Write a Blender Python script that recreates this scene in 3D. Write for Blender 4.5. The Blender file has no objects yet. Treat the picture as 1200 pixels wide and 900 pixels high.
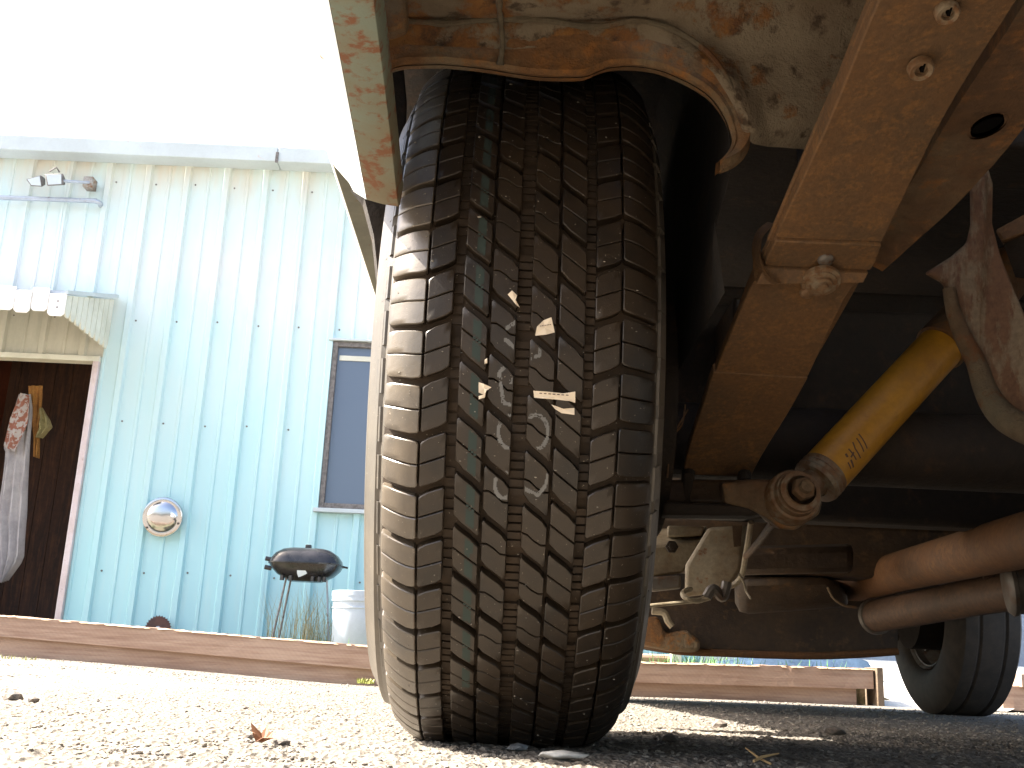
import bpy, bmesh, math, random
import numpy as np
from mathutils import Vector, Matrix, noise
random.seed(7)
rad = math.radians
sc = bpy.context.scene
C = sc.collection

# ---------------------------------------------------------------- camera, sky, sun, exposure
F, H, PITCH, ROLL = 1267.0, 0.066, rad(15.1), 0.045
cam = bpy.data.cameras.new('camera')
cam.sensor_width = 36.0
cam.lens = F / 1200 * 36
cam.clip_start = 0.02
cam.clip_end = 1000
camo = bpy.data.objects.new('camera', cam)
C.objects.link(camo)
camo.matrix_world = Matrix.Translation((0, 0, H)) @ Matrix.Rotation(rad(90) + PITCH, 4, 'X') @ Matrix.Rotation(ROLL, 4, 'Z')
sc.camera = camo

SUN_EL = rad(47)
SUN_AZ = Vector((-math.cos(rad(3)), math.sin(rad(3)), 0))      # where the sun stands, seen from above
w = bpy.data.worlds.new('World'); sc.world = w; w.use_nodes = True
nt = w.node_tree
sky = nt.nodes.new('ShaderNodeTexSky'); sky.sky_type = 'NISHITA'; sky.sun_disc = False
sky.sun_elevation = SUN_EL
sky.sun_rotation = math.atan2(SUN_AZ.x, SUN_AZ.y)
sky.dust_density = 4.5; sky.air_density = 1.0; sky.ozone_density = 0.6
bg = nt.nodes['Background']; bg.inputs[1].default_value = 0.10
nt.links.new(sky.outputs[0], bg.inputs[0])
sl = bpy.data.lights.new('sun', 'SUN'); sl.energy = 5.0; sl.angle = rad(0.5); sl.color = (1, .94, .84)
so = bpy.data.objects.new('sun', sl); C.objects.link(so)
sd = Vector((SUN_AZ.x * math.cos(SUN_EL), SUN_AZ.y * math.cos(SUN_EL), math.sin(SUN_EL)))
so.rotation_euler = sd.to_track_quat('Z', 'Y').to_euler()
sc.view_settings.view_transform = 'Standard'; sc.view_settings.look = 'None'
sc.view_settings.exposure = 2.45
sc.view_settings.gamma = 1.0
sc.view_settings.use_curve_mapping = False
try:
    sc.cycles.max_bounces = 10; sc.cycles.diffuse_bounces = 6
except Exception: pass

# ---------------------------------------------------------------- helpers
def A(px, py, Y):
    """world point at forward distance Y that the photograph shows at (px, py) - used to measure sizes"""
    u = (px - 600) / F; v = (450 - py) / F
    c, s = math.cos(ROLL), math.sin(ROLL)
    u2 = u * c - v * s; v2 = u * s + v * c
    dy = math.cos(PITCH) - v2 * math.sin(PITCH); dz = math.sin(PITCH) + v2 * math.cos(PITCH)
    t = Y / dy
    return Vector((u2 * t, Y, H + dz * t))

W = {}
def place(o, origin, parent):
    loc = Vector(origin)
    W[o.name] = loc
    if parent is not None:
        o.parent = parent
        o.location = loc - W[parent.name]
    else:
        o.location = loc
def obj(name, verts, faces, mat, parent=None, origin=None, smooth=False, bevel=0, seg=2):
    """link one mesh; verts are world coordinates"""
    if origin is None:
        origin = W[parent.name] if parent is not None else (0, 0, 0)
    og = Vector(origin)
    me = bpy.data.meshes.new(name)
    me.from_pydata([tuple(Vector(v) - og) for v in verts], [], [tuple(f) for f in faces])
    me.validate()
    bm = bmesh.new(); bm.from_mesh(me)
    bmesh.ops.remove_doubles(bm, verts=bm.verts, dist=1e-6)
    bmesh.ops.recalc_face_normals(bm, faces=bm.faces)
    bm.to_mesh(me); bm.free()
    me.materials.append(mat)
    if smooth:
        for p in me.polygons: p.use_smooth = True
        try: me.set_sharp_from_angle(angle=rad(38))
        except Exception: pass
    o = bpy.data.objects.new(name, me); C.objects.link(o)
    place(o, og, parent)
    if bevel:
        m = o.modifiers.new('bevel', 'BEVEL'); m.width = bevel; m.segments = seg; m.limit_method = 'ANGLE'; m.angle_limit = rad(35)
        for p in me.polygons: p.use_smooth = True
        try: me.set_sharp_from_angle(angle=rad(60))
        except Exception: pass
    return o
def empty(name, loc, parent=None):
    o = bpy.data.objects.new(name, None); C.objects.link(o); o.empty_display_size = .05
    place(o, loc, parent)
    return o
def tag(o, label=None, cat=None, group=None, kind=None):
    if label: o['label'] = label
    if cat: o['category'] = cat
    if group: o['group'] = group
    if kind: o['kind'] = kind
    return o

class MB:
    def __init__(s): s.v = []; s.f = []
    def add(s, vs, fs):
        n = len(s.v); s.v += [Vector(v) for v in vs]; s.f += [tuple(i + n for i in f) for f in fs]; return s
    def box(s, a, b):
        x0, y0, z0 = a; x1, y1, z1 = b
        return s.add([(x0,y0,z0),(x1,y0,z0),(x1,y1,z0),(x0,y1,z0),(x0,y0,z1),(x1,y0,z1),(x1,y1,z1),(x0,y1,z1)],
                     [(3,2,1,0),(4,5,6,7),(0,1,5,4),(1,2,6,5),(2,3,7,6),(3,0,4,7)])
    def hexa(s, q0, q1):
        """solid between two quads (or n-gons) with matching corners"""
        n = len(q0); vs = list(q0) + list(q1)
        fs = [tuple(range(n))[::-1], tuple(range(n, 2 * n))] + [(i, (i + 1) % n, n + (i + 1) % n, n + i) for i in range(n)]
        return s.add(vs, fs)
    def prism(s, poly, d):
        d = Vector(d); return s.hexa([Vector(p) for p in poly], [Vector(p) + d for p in poly])
    def tube(s, pts, r, n=12, caps=True):
        pts = [Vector(p) for p in pts]; rs = r if isinstance(r, (list, tuple)) else [r] * len(pts)
        rings = []
        up = None
        for i, p in enumerate(pts):
            t = (pts[min(i + 1, len(pts) - 1)] - pts[max(i - 1, 0)])
            if t.length < 1e-9: t = Vector((0, 0, 1))
            t.normalize()
            if up is None: up = Vector((0, 0, 1)) if abs(t.z) < .9 else Vector((1, 0, 0))
            a = t.cross(up).normalized(); b = a.cross(t).normalized(); up = b
            rings.append([p + (a * math.cos(2 * math.pi * k / n) + b * math.sin(2 * math.pi * k / n)) * rs[i] for k in range(n)])
        vs = [v for r_ in rings for v in r_]
        fs = [(i * n + k, i * n + (k + 1) % n, (i + 1) * n + (k + 1) % n, (i + 1) * n + k) for i in range(len(pts) - 1) for k in range(n)]
        if caps: fs += [tuple(range(n))[::-1], tuple(range((len(pts) - 1) * n, len(pts) * n))]
        return s.add(vs, fs)
    def lathe(s, prof, c, axis, n=48, closed=False):
        """prof = list of (along axis, radius)"""
        c = Vector(c); ax = Vector(axis).normalized()
        h = Vector((0, 0, 1)) if abs(ax.z) < .9 else Vector((1, 0, 0))
        a = ax.cross(h).normalized(); b = ax.cross(a).normalized()
        vs = [c + ax * t + (a * math.cos(2 * math.pi * k / n) + b * math.sin(2 * math.pi * k / n)) * r for t, r in prof for k in range(n)]
        m = len(prof)
        fs = [(i * n + k, i * n + (k + 1) % n, (i + 1) % m * n + (k + 1) % n, (i + 1) % m * n + k) for i in range(m if closed else m - 1) for k in range(n)]
        return s.add(vs, fs)
    def build(s, name, mat, parent=None, **k): return obj(name, s.v, s.f, mat, parent, **k)

def grid_surface(rows, thick=0.0, d=None):
    """rows: list of equal-length rows of points -> sheet (with a thickness along d)"""
    m = MB(); R_, K = len(rows), len(rows[0])
    vs = [p for r in rows for p in r]
    fs = [(i * K + j, i * K + j + 1, (i + 1) * K + j + 1, (i + 1) * K + j) for i in range(R_ - 1) for j in range(K - 1)]
    if thick:
        dd = Vector(d) * thick; n = len(vs)
        vs2 = vs + [Vector(v) + dd for v in vs]
        fs2 = fs + [tuple(x + n for x in f)[::-1] for f in fs]
        edge = [j for j in range(K)] + [i * K + K - 1 for i in range(1, R_)] + [(R_ - 1) * K + j for j in range(K - 2, -1, -1)] + [i * K for i in range(R_ - 2, 0, -1)]
        for a, b in zip(edge, edge[1:] + edge[:1]): fs2.append((b, a, a + n, b + n))
        m.add(vs2, fs2)
    else: m.add(vs, fs)
    return m
def interp(keys, t):
    """piecewise smooth interpolation of [(t, value...)]"""
    if t <= keys[0][0]: return keys[0][1:]
    for a, b in zip(keys, keys[1:]):
        if t <= b[0]:
            k = (t - a[0]) / (b[0] - a[0])
            return tuple(x + (y - x) * k for x, y in zip(a[1:], b[1:]))
    return keys[-1][1:]
def spline(pts, n):
    """Catmull-Rom through points"""
    P = [Vector(p) for p in pts]; P = [P[0] * 2 - P[1]] + P + [P[-1] * 2 - P[-2]]
    out = []
    for i in range(1, len(P) - 2):
        for k in range(n):
            t = k / n
            a, b, c, d = P[i - 1:i + 3]
            out.append(.5 * ((2 * b) + (-a + c) * t + (2 * a - 5 * b + 4 * c - d) * t * t + (-a + 3 * b - 3 * c + d) * t ** 3))
    out.append(P[-2].copy())
    return out

# ---------------------------------------------------------------- materials
def newmat(name):
    m = bpy.data.materials.new(name); m.use_nodes = True
    return m, m.node_tree, m.node_tree.nodes['Principled BSDF']
def N(nt, t, **k):
    n = nt.nodes.new(t)
    for a, b in k.items():
        if a == 'inp':
            for i, v in b.items(): n.inputs[i].default_value = v
        else: setattr(n, a, b)
    return n
def mixc(nt, fac, a, b):
    n = nt.nodes.new('ShaderNodeMix'); n.data_type = 'RGBA'
    for sock, v in ((n.inputs[0], fac), (n.inputs[6], a), (n.inputs[7], b)):
        if hasattr(v, 'is_output'): nt.links.new(v, sock)
        elif isinstance(v, (int, float)): sock.default_value = v
        else: sock.default_value = (*v, 1)
    return n.outputs[2]
def noise_f(nt, vec, scale, detail=6, lo=.4, hi=.6, rough=.6, stretch=None, dist=0.0):
    if stretch:
        mp = N(nt, 'ShaderNodeMapping'); mp.inputs['Scale'].default_value = stretch; nt.links.new(vec, mp.inputs[0]); vec = mp.outputs[0]
    n = N(nt, 'ShaderNodeTexNoise'); n.inputs['Scale'].default_value = scale; n.inputs['Detail'].default_value = detail
    n.inputs['Roughness'].default_value = rough; n.inputs['Distortion'].default_value = dist
    nt.links.new(vec, n.inputs['Vector'])
    r = N(nt, 'ShaderNodeMapRange'); r.inputs[1].default_value = lo; r.inputs[2].default_value = hi
    nt.links.new(n.outputs['Fac'], r.inputs[0])
    return r.outputs[0]
def mathn(nt, op, a, b=0.0):
    n = N(nt, 'ShaderNodeMath', operation=op)
    for i, v in enumerate((a, b)):
        if hasattr(v, 'is_output'): nt.links.new(v, n.inputs[i])
        else: n.inputs[i].default_value = v
    return n.outputs[0]
def bump(nt, bsdf, h, strength=.4, dist=.002, prev=None):
    b = N(nt, 'ShaderNodeBump'); b.inputs['Strength'].default_value = strength; b.inputs['Distance'].default_value = dist
    nt.links.new(h, b.inputs['Height'])
    if prev is not None: nt.links.new(prev, b.inputs['Normal'])
    nt.links.new(b.outputs[0], bsdf.inputs['Normal'])
    return b.outputs[0]
def pos(nt): return N(nt, 'ShaderNodeNewGeometry').outputs['Position']
def objc(nt): return N(nt, 'ShaderNodeTexCoord').outputs['Object']
def patchy(name, base, second, third=None, s1=6, s2=25, r1=(.45, .6), r2=(.5, .62), rough=.85, bs=.5, bd=.002, bscale=80, stretch=None, metallic=0, local=False, fine=None, grain=1.0):
    """base colour with patches of second and smaller patches of third, rough relief"""
    m, nt, b = newmat(name)
    k_ = TONE.get(name, 1)
    base, second = [x * k_ for x in base], [x * k_ for x in second]
    if third: third = [x * k_ for x in third]
    v = objc(nt) if local else pos(nt)
    c = mixc(nt, noise_f(nt, v, s1, 8, *r1, rough=.65, stretch=stretch), base, second)
    if third: c = mixc(nt, noise_f(nt, v, s2, 8, *r2, rough=.7, stretch=stretch), c, third)
    g = noise_f(nt, v, s2 * 4, 4, .25, .75)
    dark = mixc(nt, g, (1 - .28 * grain,) * 3, (1 + .2 * grain,) * 3)
    mm = N(nt, 'ShaderNodeMix', data_type='RGBA', blend_type='MULTIPLY'); mm.inputs[0].default_value = 1
    nt.links.new(c, mm.inputs[6]); nt.links.new(dark, mm.inputs[7]); c = mm.outputs[2]
    nt.links.new(c, b.inputs['Base Color'])
    b.inputs['Roughness'].default_value = rough; b.inputs['Metallic'].default_value = metallic
    h = noise_f(nt, v, bscale, 6, .2, .8, rough=.7)
    p = bump(nt, b, h, bs, bd)
    h2 = noise_f(nt, v, bscale / 6, 5, .2, .8, rough=.6)
    bump(nt, b, h2, bs, bd * 2.5, prev=p)
    return m

M = {}
TONE = dict(rusty_spring_steel=0.337, heavy_rust=0.487, grey_undercoat=0.257, frame_rust=0.372, dark_undercoat=0.228, oily_brown=0.314, shaft_rust=0.393, pipe_brown=0.325,
            dirty_casting=0.391, strap_paint=0.336, yellow_damper=0.60, worn_steel=0.389, rusty_bolt=0.467, muffler_tin=0.275)
M['leaf'] = patchy('rusty_spring_steel', (.35, .168, .056), (.27, .145, .058), (.42, .20, .060), 9, 60, bs=.35, bd=.0012, bscale=260, rough=.75)
M['rust'] = patchy('heavy_rust', (.30, .140, .045), (.34, .24, .13), (.42, .17, .036), 9, 30, (.45, .58), (.5, .6), bs=.8, bd=.003, bscale=90)
M['under'] = patchy('grey_undercoat', (.42, .33, .20), (.34, .20, .09), (.36, .14, .035), 7, 16, (.42, .62), (.56, .62), bs=.7, bd=.003, bscale=110)
M['frame'] = patchy('frame_rust', (.22, .105, .038), (.31, .20, .10), (.38, .16, .04), 8, 25, (.45, .6), (.52, .62), bs=.6, bd=.002, bscale=120)
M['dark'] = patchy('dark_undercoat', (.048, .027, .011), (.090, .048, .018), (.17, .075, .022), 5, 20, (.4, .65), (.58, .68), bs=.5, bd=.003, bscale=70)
M['brown'] = patchy('oily_brown', (.17, .092, .036), (.070, .040, .018), (.30, .155, .055), 5, 18, (.4, .65), (.55, .66), bs=.5, bd=.002, bscale=80, rough=.6)
M['shaft'] = patchy('shaft_rust', (.32, .130, .034), (.25, .115, .04), (.36, .16, .045), 6, 30, bs=.3, bd=.001, bscale=150, rough=.7)
M['pipe'] = patchy('pipe_brown', (.26, .14, .075), (.20, .115, .065), (.32, .17, .085), 6, 30, bs=.3, bd=.001, bscale=150, rough=.65)
M['alu'] = patchy('dirty_casting', (.58, .47, .30), (.38, .25, .12), (.34, .15, .05), 12, 40, (.45, .65), (.58, .66), bs=.4, bd=.001, bscale=200, rough=.6)
M['strap'] = patchy('strap_paint', (.30, .15, .075), (.42, .31, .20), (.25, .12, .06), 16, 50, (.5, .56), (.55, .62), bs=.3, bd=.001, bscale=150, stretch=(2.2, 1, .55))
M['yellow'] = patchy('yellow_damper', (.62, .285, .012), (.44, .19, .014), (.14, .06, .018), 14, 30, (.45, .7), (.60, .68), bs=.25, bd=.0008, bscale=200, rough=.5, grain=0.6)
M['steel'] = patchy('worn_steel', (.34, .30, .26), (.26, .17, .10), (.20, .09, .04), 40, 90, (.4, .6), (.52, .6), bs=.3, bd=.0006, bscale=300, rough=.5, metallic=.4)
M['bolt'] = patchy('rusty_bolt', (.34, .19, .09), (.44, .34, .22), (.27, .12, .04), 50, 120, (.45, .6), (.5, .6), bs=.4, bd=.0008, bscale=400, rough=.6, metallic=.2)
M['muffler'] = patchy('muffler_tin', (.42, .36, .29), (.32, .25, .19), (.28, .15, .08), 7, 30, bs=.3, bd=.001, bscale=120, rough=.5, metallic=.3)
M['black'] = patchy('black_enamel', (.012, .012, .014), (.03, .028, .03), None, 6, 20, bs=.1, bd=.0006, bscale=90, rough=.22, grain=0.15)
M['rimpaint'] = patchy('rim_paint', (.35, .33, .30), (.16, .12, .09), (.22, .12, .06), 8, 30, bs=.2, bd=.0008, rough=.5)
M['bucket'] = patchy('white_bucket', (.46, .53, .60), (.40, .46, .52), None, 5, 30, bs=.1, bd=.0005, rough=.4, grain=0.15)
M['awn'] = patchy('old_white_paint', (.86, .84, .82), (.72, .70, .66), None, 4, 30, bs=.2, bd=.0008, rough=.6, grain=0.15)
M['beige'] = patchy('beige_board', (.66, .65, .56), (.56, .55, .46), None, 4, 30, bs=.2, bd=.0008, rough=.7, grain=0.15)
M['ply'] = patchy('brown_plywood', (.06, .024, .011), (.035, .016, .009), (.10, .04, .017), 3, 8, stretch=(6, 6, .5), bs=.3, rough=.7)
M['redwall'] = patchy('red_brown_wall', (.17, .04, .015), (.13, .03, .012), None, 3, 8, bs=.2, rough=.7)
M['greymetal'] = patchy('galvanised', (.42, .47, .54), (.34, .38, .44), (.25, .2, .17), 10, 30, (.4, .6), (.6, .7), bs=.1, rough=.45, metallic=.3, grain=0.15)
M['trim'] = patchy('pinkish_trim', (.66, .56, .56), (.55, .44, .42), (.35, .22, .18), 5, 25, (.4, .6), (.6, .7), bs=.2, rough=.6, grain=0.15)
M['rustdark'] = patchy('dark_rust_blade', (.10, .045, .035), (.07, .035, .03), None, 20, 50, bs=.3, rough=.8)
M['screw'] = patchy('screw_head', (.18, .16, .15), (.10, .09, .08), None, 50, 50, bs=0, rough=.6)

def flat(name, col, rough=.6, metallic=0.0, **k):
    m, nt, b = newmat(name); b.inputs['Base Color'].default_value = (*col, 1); b.inputs['Roughness'].default_value = rough; b.inputs['Metallic'].default_value = metallic
    h = noise_f(nt, pos(nt), 120, 4, .2, .8); bump(nt, b, h, .1, .0005)
    return m
M['chrome'] = flat('chrome', (.50, .50, .52), .16, 1.0)
M['paper'] = flat('label_paper', (.80, .68, .52), .8)
M['ink'] = flat('print_ink', (.10, .05, .03), .8)
M['chalk'] = flat('stamp_paint', (.16, .155, .145), .85)
M['teal'] = flat('tread_paint_line', (.024, .038, .031), .8)
M['stone_l'] = patchy('pale_stone', (.29, .26, .215), (.20, .18, .15), None, 60, 200, local=False, bs=.5, bd=.001, bscale=300)
M['stone_d'] = patchy('dark_stone', (.10, .09, .08), (.20, .16, .13), None, 60, 200, bs=.5, bd=.001, bscale=300)
M['twig'] = flat('dry_twig', (.50, .33, .15), .8)
M['oakleaf'] = flat('brown_leaf', (.18, .075, .030), .7)

# rubber
def rubber(name, base, dust, lo, hi, rough, seed=1):
    m, nt, b = newmat(name); v = pos(nt)
    c = mixc(nt, noise_f(nt, v, 22, 8, lo, hi, rough=.7), base, dust)
    oi = N(nt, 'ShaderNodeObjectInfo')
    c2 = mixc(nt, mathn(nt, 'MULTIPLY', oi.outputs['Random'], .5), c, dust)
    sp = noise_f(nt, v, 420, 3, .69, .73)
    c2 = mixc(nt, mathn(nt, 'MULTIPLY', sp, .7), c2, (.40, .34, .26))
    nt.links.new(c2, b.inputs['Base Color'])
    b.inputs['Roughness'].default_value = rough; b.inputs['Specular IOR Level'].default_value = .75 if 'shoulder' in name or 'side' in name else .45
    p = bump(nt, b, noise_f(nt, v, 900, 3, .2, .8), .25, .0003)
    bump(nt, b, noise_f(nt, v, 90, 4, .2, .8), .2, .0008, prev=p)
    return m
M['rubber'] = rubber('tread_rubber', (.015, .0112, .0078), (.040, .026, .0145), .4, .75, .42)
M['rubber_sunlit'] = rubber('sunlit_shoulder_rubber', (.060, .050, .040), (.10, .078, .054), .35, .65, .30)  # dusty rubber, sunlight on the left shoulder painted in as a lighter tone
M['rubber_floor'] = rubber('dusty_groove_rubber', (.016, .010, .005), (.042, .025, .012), .35, .65, .8)
M['rubber_side'] = rubber('sidewall_rubber', (.050, .043, .035), (.10, .082, .060), .4, .7, .45)
M['rubber_far'] = rubber('old_tyre_rubber', (.060, .050, .042), (.10, .080, .062), .4, .7, .7)

# body paint: pale green-white paint with rust spots
def paint(name, base, second, spots, r=(.62, .66), rough=.4, sscale=60):
    m, nt, b = newmat(name); v = pos(nt)
    c = mixc(nt, noise_f(nt, v, 7, 8, .42, .62, rough=.7), base, second)
    s = noise_f(nt, v, sscale, 5, *r, rough=.6)
    c = mixc(nt, s, c, spots)
    nt.links.new(c, b.inputs['Base Color']); b.inputs['Roughness'].default_value = rough
    bump(nt, b, noise_f(nt, v, sscale * 3, 5, .2, .8), .25, .0008)
    return m
M['body'] = paint('body_white_paint', (.80, .82, .80), (.76, .80, .77), (.32, .12, .04), (.67, .70), .35, 45)
M['flange'] = paint('flange_worn_paint', (.145, .175, .135), (.15, .125, .075), (.15, .055, .018), (.52, .62), .7, 75)
M['flange2'] = paint('flange_grey_paint', (.14, .14, .105), (.10, .10, .075), (.13, .07, .03), (.66, .70), .7, 60)

# wall paint: blue sheet metal, with glare and reflected light painted paler towards the eave
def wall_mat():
    m, nt, b = newmat('blue_siding_glare'); v = pos(nt)
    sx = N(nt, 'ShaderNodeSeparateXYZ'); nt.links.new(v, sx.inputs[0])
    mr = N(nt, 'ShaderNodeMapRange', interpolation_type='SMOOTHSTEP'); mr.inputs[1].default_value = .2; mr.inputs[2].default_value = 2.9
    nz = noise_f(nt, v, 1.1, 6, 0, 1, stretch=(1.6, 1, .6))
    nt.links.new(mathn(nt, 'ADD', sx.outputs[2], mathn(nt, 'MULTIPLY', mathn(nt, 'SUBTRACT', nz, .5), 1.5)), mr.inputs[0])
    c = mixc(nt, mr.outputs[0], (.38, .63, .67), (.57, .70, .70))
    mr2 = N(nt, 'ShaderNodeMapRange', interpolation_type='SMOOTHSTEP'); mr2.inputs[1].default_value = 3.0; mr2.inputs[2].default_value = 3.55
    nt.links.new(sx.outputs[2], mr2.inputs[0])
    c = mixc(nt, mathn(nt, 'MULTIPLY', mr2.outputs[0], noise_f(nt, v, 2.5, 4, .3, .6, stretch=(2, 1, .4))), c, (.60, .56, .47))  # cream below the eave paints in reflected sunlight
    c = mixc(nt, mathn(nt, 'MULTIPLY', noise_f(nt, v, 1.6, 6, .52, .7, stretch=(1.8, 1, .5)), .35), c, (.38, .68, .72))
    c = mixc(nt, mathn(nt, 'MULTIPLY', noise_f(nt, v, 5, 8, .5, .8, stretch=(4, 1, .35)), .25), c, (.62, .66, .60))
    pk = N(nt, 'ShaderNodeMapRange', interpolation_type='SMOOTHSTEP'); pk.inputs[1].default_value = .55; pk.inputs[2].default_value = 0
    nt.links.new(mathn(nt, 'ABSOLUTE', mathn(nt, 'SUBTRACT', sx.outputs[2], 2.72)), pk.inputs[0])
    c = mixc(nt, mathn(nt, 'MULTIPLY', mathn(nt, 'MULTIPLY', pk.outputs[0], noise_f(nt, v, 1.3, 4, .3, .6, stretch=(1.5, 1, .8))), .55), c, (.72, .63, .62))  # pink band painted for a reflection on the wall
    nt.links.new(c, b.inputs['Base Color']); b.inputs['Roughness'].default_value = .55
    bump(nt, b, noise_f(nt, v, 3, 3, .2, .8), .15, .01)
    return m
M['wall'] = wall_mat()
M['wall_shade'] = patchy('shade_tinted_siding', (.52, .50, .42), (.44, .43, .36), None, 2, 10, bs=.1, rough=.6, stretch=(3, 1, .5), grain=0.15)  # beige tint paints the shade under the awning
M['fascia'] = patchy('white_fascia', (.52, .58, .60), (.46, .51, .52), (.50, .42, .36), 2, 14, (.4, .6), (.66, .72), bs=.1, rough=.5, grain=0.15)

# curb timber
def timber():
    m, nt, b = newmat('weathered_timber'); v = pos(nt)
    c = mixc(nt, noise_f(nt, v, 2.5, 8, .35, .65, stretch=(.6, 1, 1)), (.31, .20, .14), (.38, .27, .20))
    c = mixc(nt, noise_f(nt, v, 14, 8, .45, .75, stretch=(.25, 1, 4)), c, (.22, .13, .09))
    wv = N(nt, 'ShaderNodeTexWave', wave_type='BANDS', bands_direction='DIAGONAL'); wv.inputs['Scale'].default_value = 26; wv.inputs['Distortion'].default_value = 1.5
    nt.links.new(v, wv.inputs['Vector'])
    c = mixc(nt, mathn(nt, 'MULTIPLY', wv.outputs['Fac'], .10), c, (.18, .10, .07))
    nt.links.new(c, b.inputs['Base Color']); b.inputs['Roughness'].default_value = .85
    p = bump(nt, b, noise_f(nt, v, 30, 6, .2, .8, stretch=(.2, 1, 3)), .5, .003)
    bump(nt, b, wv.outputs['Fac'], .12, .001, prev=p)
    return m
M['timber'] = timber()
M['timber_top'] = patchy('sun_bleached_wood', (.50, .37, .25), (.38, .26, .17), None, 10, 40, bs=.5)

# ground
def ground_mat():
    m, nt, b = newmat('chip_gravel'); v = pos(nt)
    vo = N(nt, 'ShaderNodeTexVoronoi'); vo.inputs['Scale'].default_value = 170; nt.links.new(v, vo.inputs['Vector'])
    hs = N(nt, 'ShaderNodeSeparateColor'); nt.links.new(vo.outputs['Color'], hs.inputs[0])
    c = mixc(nt, hs.outputs[0], (.112, .096, .077), (.228, .203, .170))
    dk = N(nt, 'ShaderNodeMapRange'); dk.inputs[1].default_value = .80; dk.inputs[2].default_value = .84; nt.links.new(hs.outputs[1], dk.inputs[0])
    c = mixc(nt, mathn(nt, 'MULTIPLY', dk.outputs[0], .75), c, (.10, .085, .07))
    c = mixc(nt, mathn(nt, 'MULTIPLY', noise_f(nt, v, 3, 6, .4, .7), .4), c, (.16, .128, .085))
    c = mixc(nt, mathn(nt, 'MULTIPLY', noise_f(nt, v, 60, 4, .60, .66), .6), c, (.12, .09, .07))
    nt.links.new(c, b.inputs['Base Color']); b.inputs['Roughness'].default_value = .9
    p = bump(nt, b, vo.outputs['Distance'], .9, .004)
    bump(nt, b, noise_f(nt, v, 300, 4, .2, .8), .4, .001, prev=p)
    return m
M['ground'] = ground_mat()
M['concrete'] = patchy('pale_concrete', (.62, .60, .55), (.52, .50, .45), None, 3, 40, bs=.3)

def grass_mat(name, a, b2):
    m, nt, b = newmat(name); oi = noise_f(nt, pos(nt), 30, 3, .3, .7)
    nt.links.new(mixc(nt, oi, a, b2), b.inputs['Base Color']); b.inputs['Roughness'].default_value = .6
    return m
M['grass'] = grass_mat('green_grass', (.05, .14, .03), (.10, .22, .05))
M['drygrass'] = grass_mat('dry_grass', (.40, .33, .19), (.24, .24, .10))

# ---------------------------------------------------------------- ground
def ground_height(X, Y):
    # the lot rises a little towards the left end of the curb
    def ss(t): t = np.clip(t, 0, 1); return t * t * (3 - 2 * t)
    g = ss((Y - 2.6) / 2.6)
    return g * (.050 * ss((-X - .6) / 1.9) - .010 * ss((X + 1.4) / .8) * ss((1.2 - X) / 1.0))
def vnoise(X, Y, s, seed):
    rs = np.random.RandomState(seed); T = rs.rand(256, 256)
    x, y = X * s, Y * s; xi, yi = np.floor(x).astype(int), np.floor(y).astype(int); fx, fy = x - xi, y - yi
    fx = fx * fx * (3 - 2 * fx); fy = fy * fy * (3 - 2 * fy)
    a = T[xi % 256, yi % 256]; b = T[(xi + 1) % 256, yi % 256]; c = T[xi % 256, (yi + 1) % 256]; d = T[(xi + 1) % 256, (yi + 1) % 256]
    return (a * (1 - fx) + b * fx) * (1 - fy) + (c * (1 - fx) + d * fx) * fy
def axis_samples(lo, hi, step, far_lo, far_hi, g):
    mid = list(np.arange(lo, hi, step)); a = []; s = step; x = lo
    while x > far_lo: s *= g; x -= s; a.append(x)
    b = []; s = step; x = mid[-1]
    while x < far_hi: s *= g; x += s; b.append(x)
    return np.array(a[::-1] + mid + b)
xs = axis_samples(-.75, .75, .0045, -300, 300, 1.032)
ys = axis_samples(.78, 1.75, .0045, -60, 400, 1.018)
GX, GY = np.meshgrid(xs, ys)
near = np.exp(-np.maximum(0, np.hypot(GX, GY - 1) - 1.2) / 3.0)
Z = ground_height(GX, GY) + near * (.0048 * (vnoise(GX, GY, 230, 1) - .5) + .0040 * (vnoise(GX, GY, 110, 2) - .5) + .003 * (vnoise(GX, GY, 28, 3) - .5)) \
    + .006 * (vnoise(GX, GY, 2.1, 4) - .5) * np.clip(GY - 1.3, 0, 1)
nx, ny = len(xs), len(ys)
co = np.stack([GX, GY, Z], -1).reshape(-1, 3)
idx = np.arange(nx * ny).reshape(ny, nx)
q = np.stack([idx[:-1, :-1], idx[:-1, 1:], idx[1:, 1:], idx[1:, :-1]], -1).reshape(-1, 4)
me = bpy.data.meshes.new('ground')
me.vertices.add(len(co)); me.vertices.foreach_set('co', co.ravel())
me.loops.add(q.size); me.loops.foreach_set('vertex_index', q.ravel().astype(np.int32))
me.polygons.add(len(q)); me.polygons.foreach_set('loop_start', np.arange(0, q.size, 4, dtype=np.int32)); me.polygons.foreach_set('loop_total', np.full(len(q), 4, dtype=np.int32))
me.update(); me.validate(); me.materials.append(M['ground'])
go = bpy.data.objects.new('ground', me); C.objects.link(go); W['ground'] = Vector((0, 0, 0))
tag(go, 'pale sunlit chip gravel lot', kind='structure')
def gh(x, y): return float(ground_height(np.array([x]), np.array([y]))[0])

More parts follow.
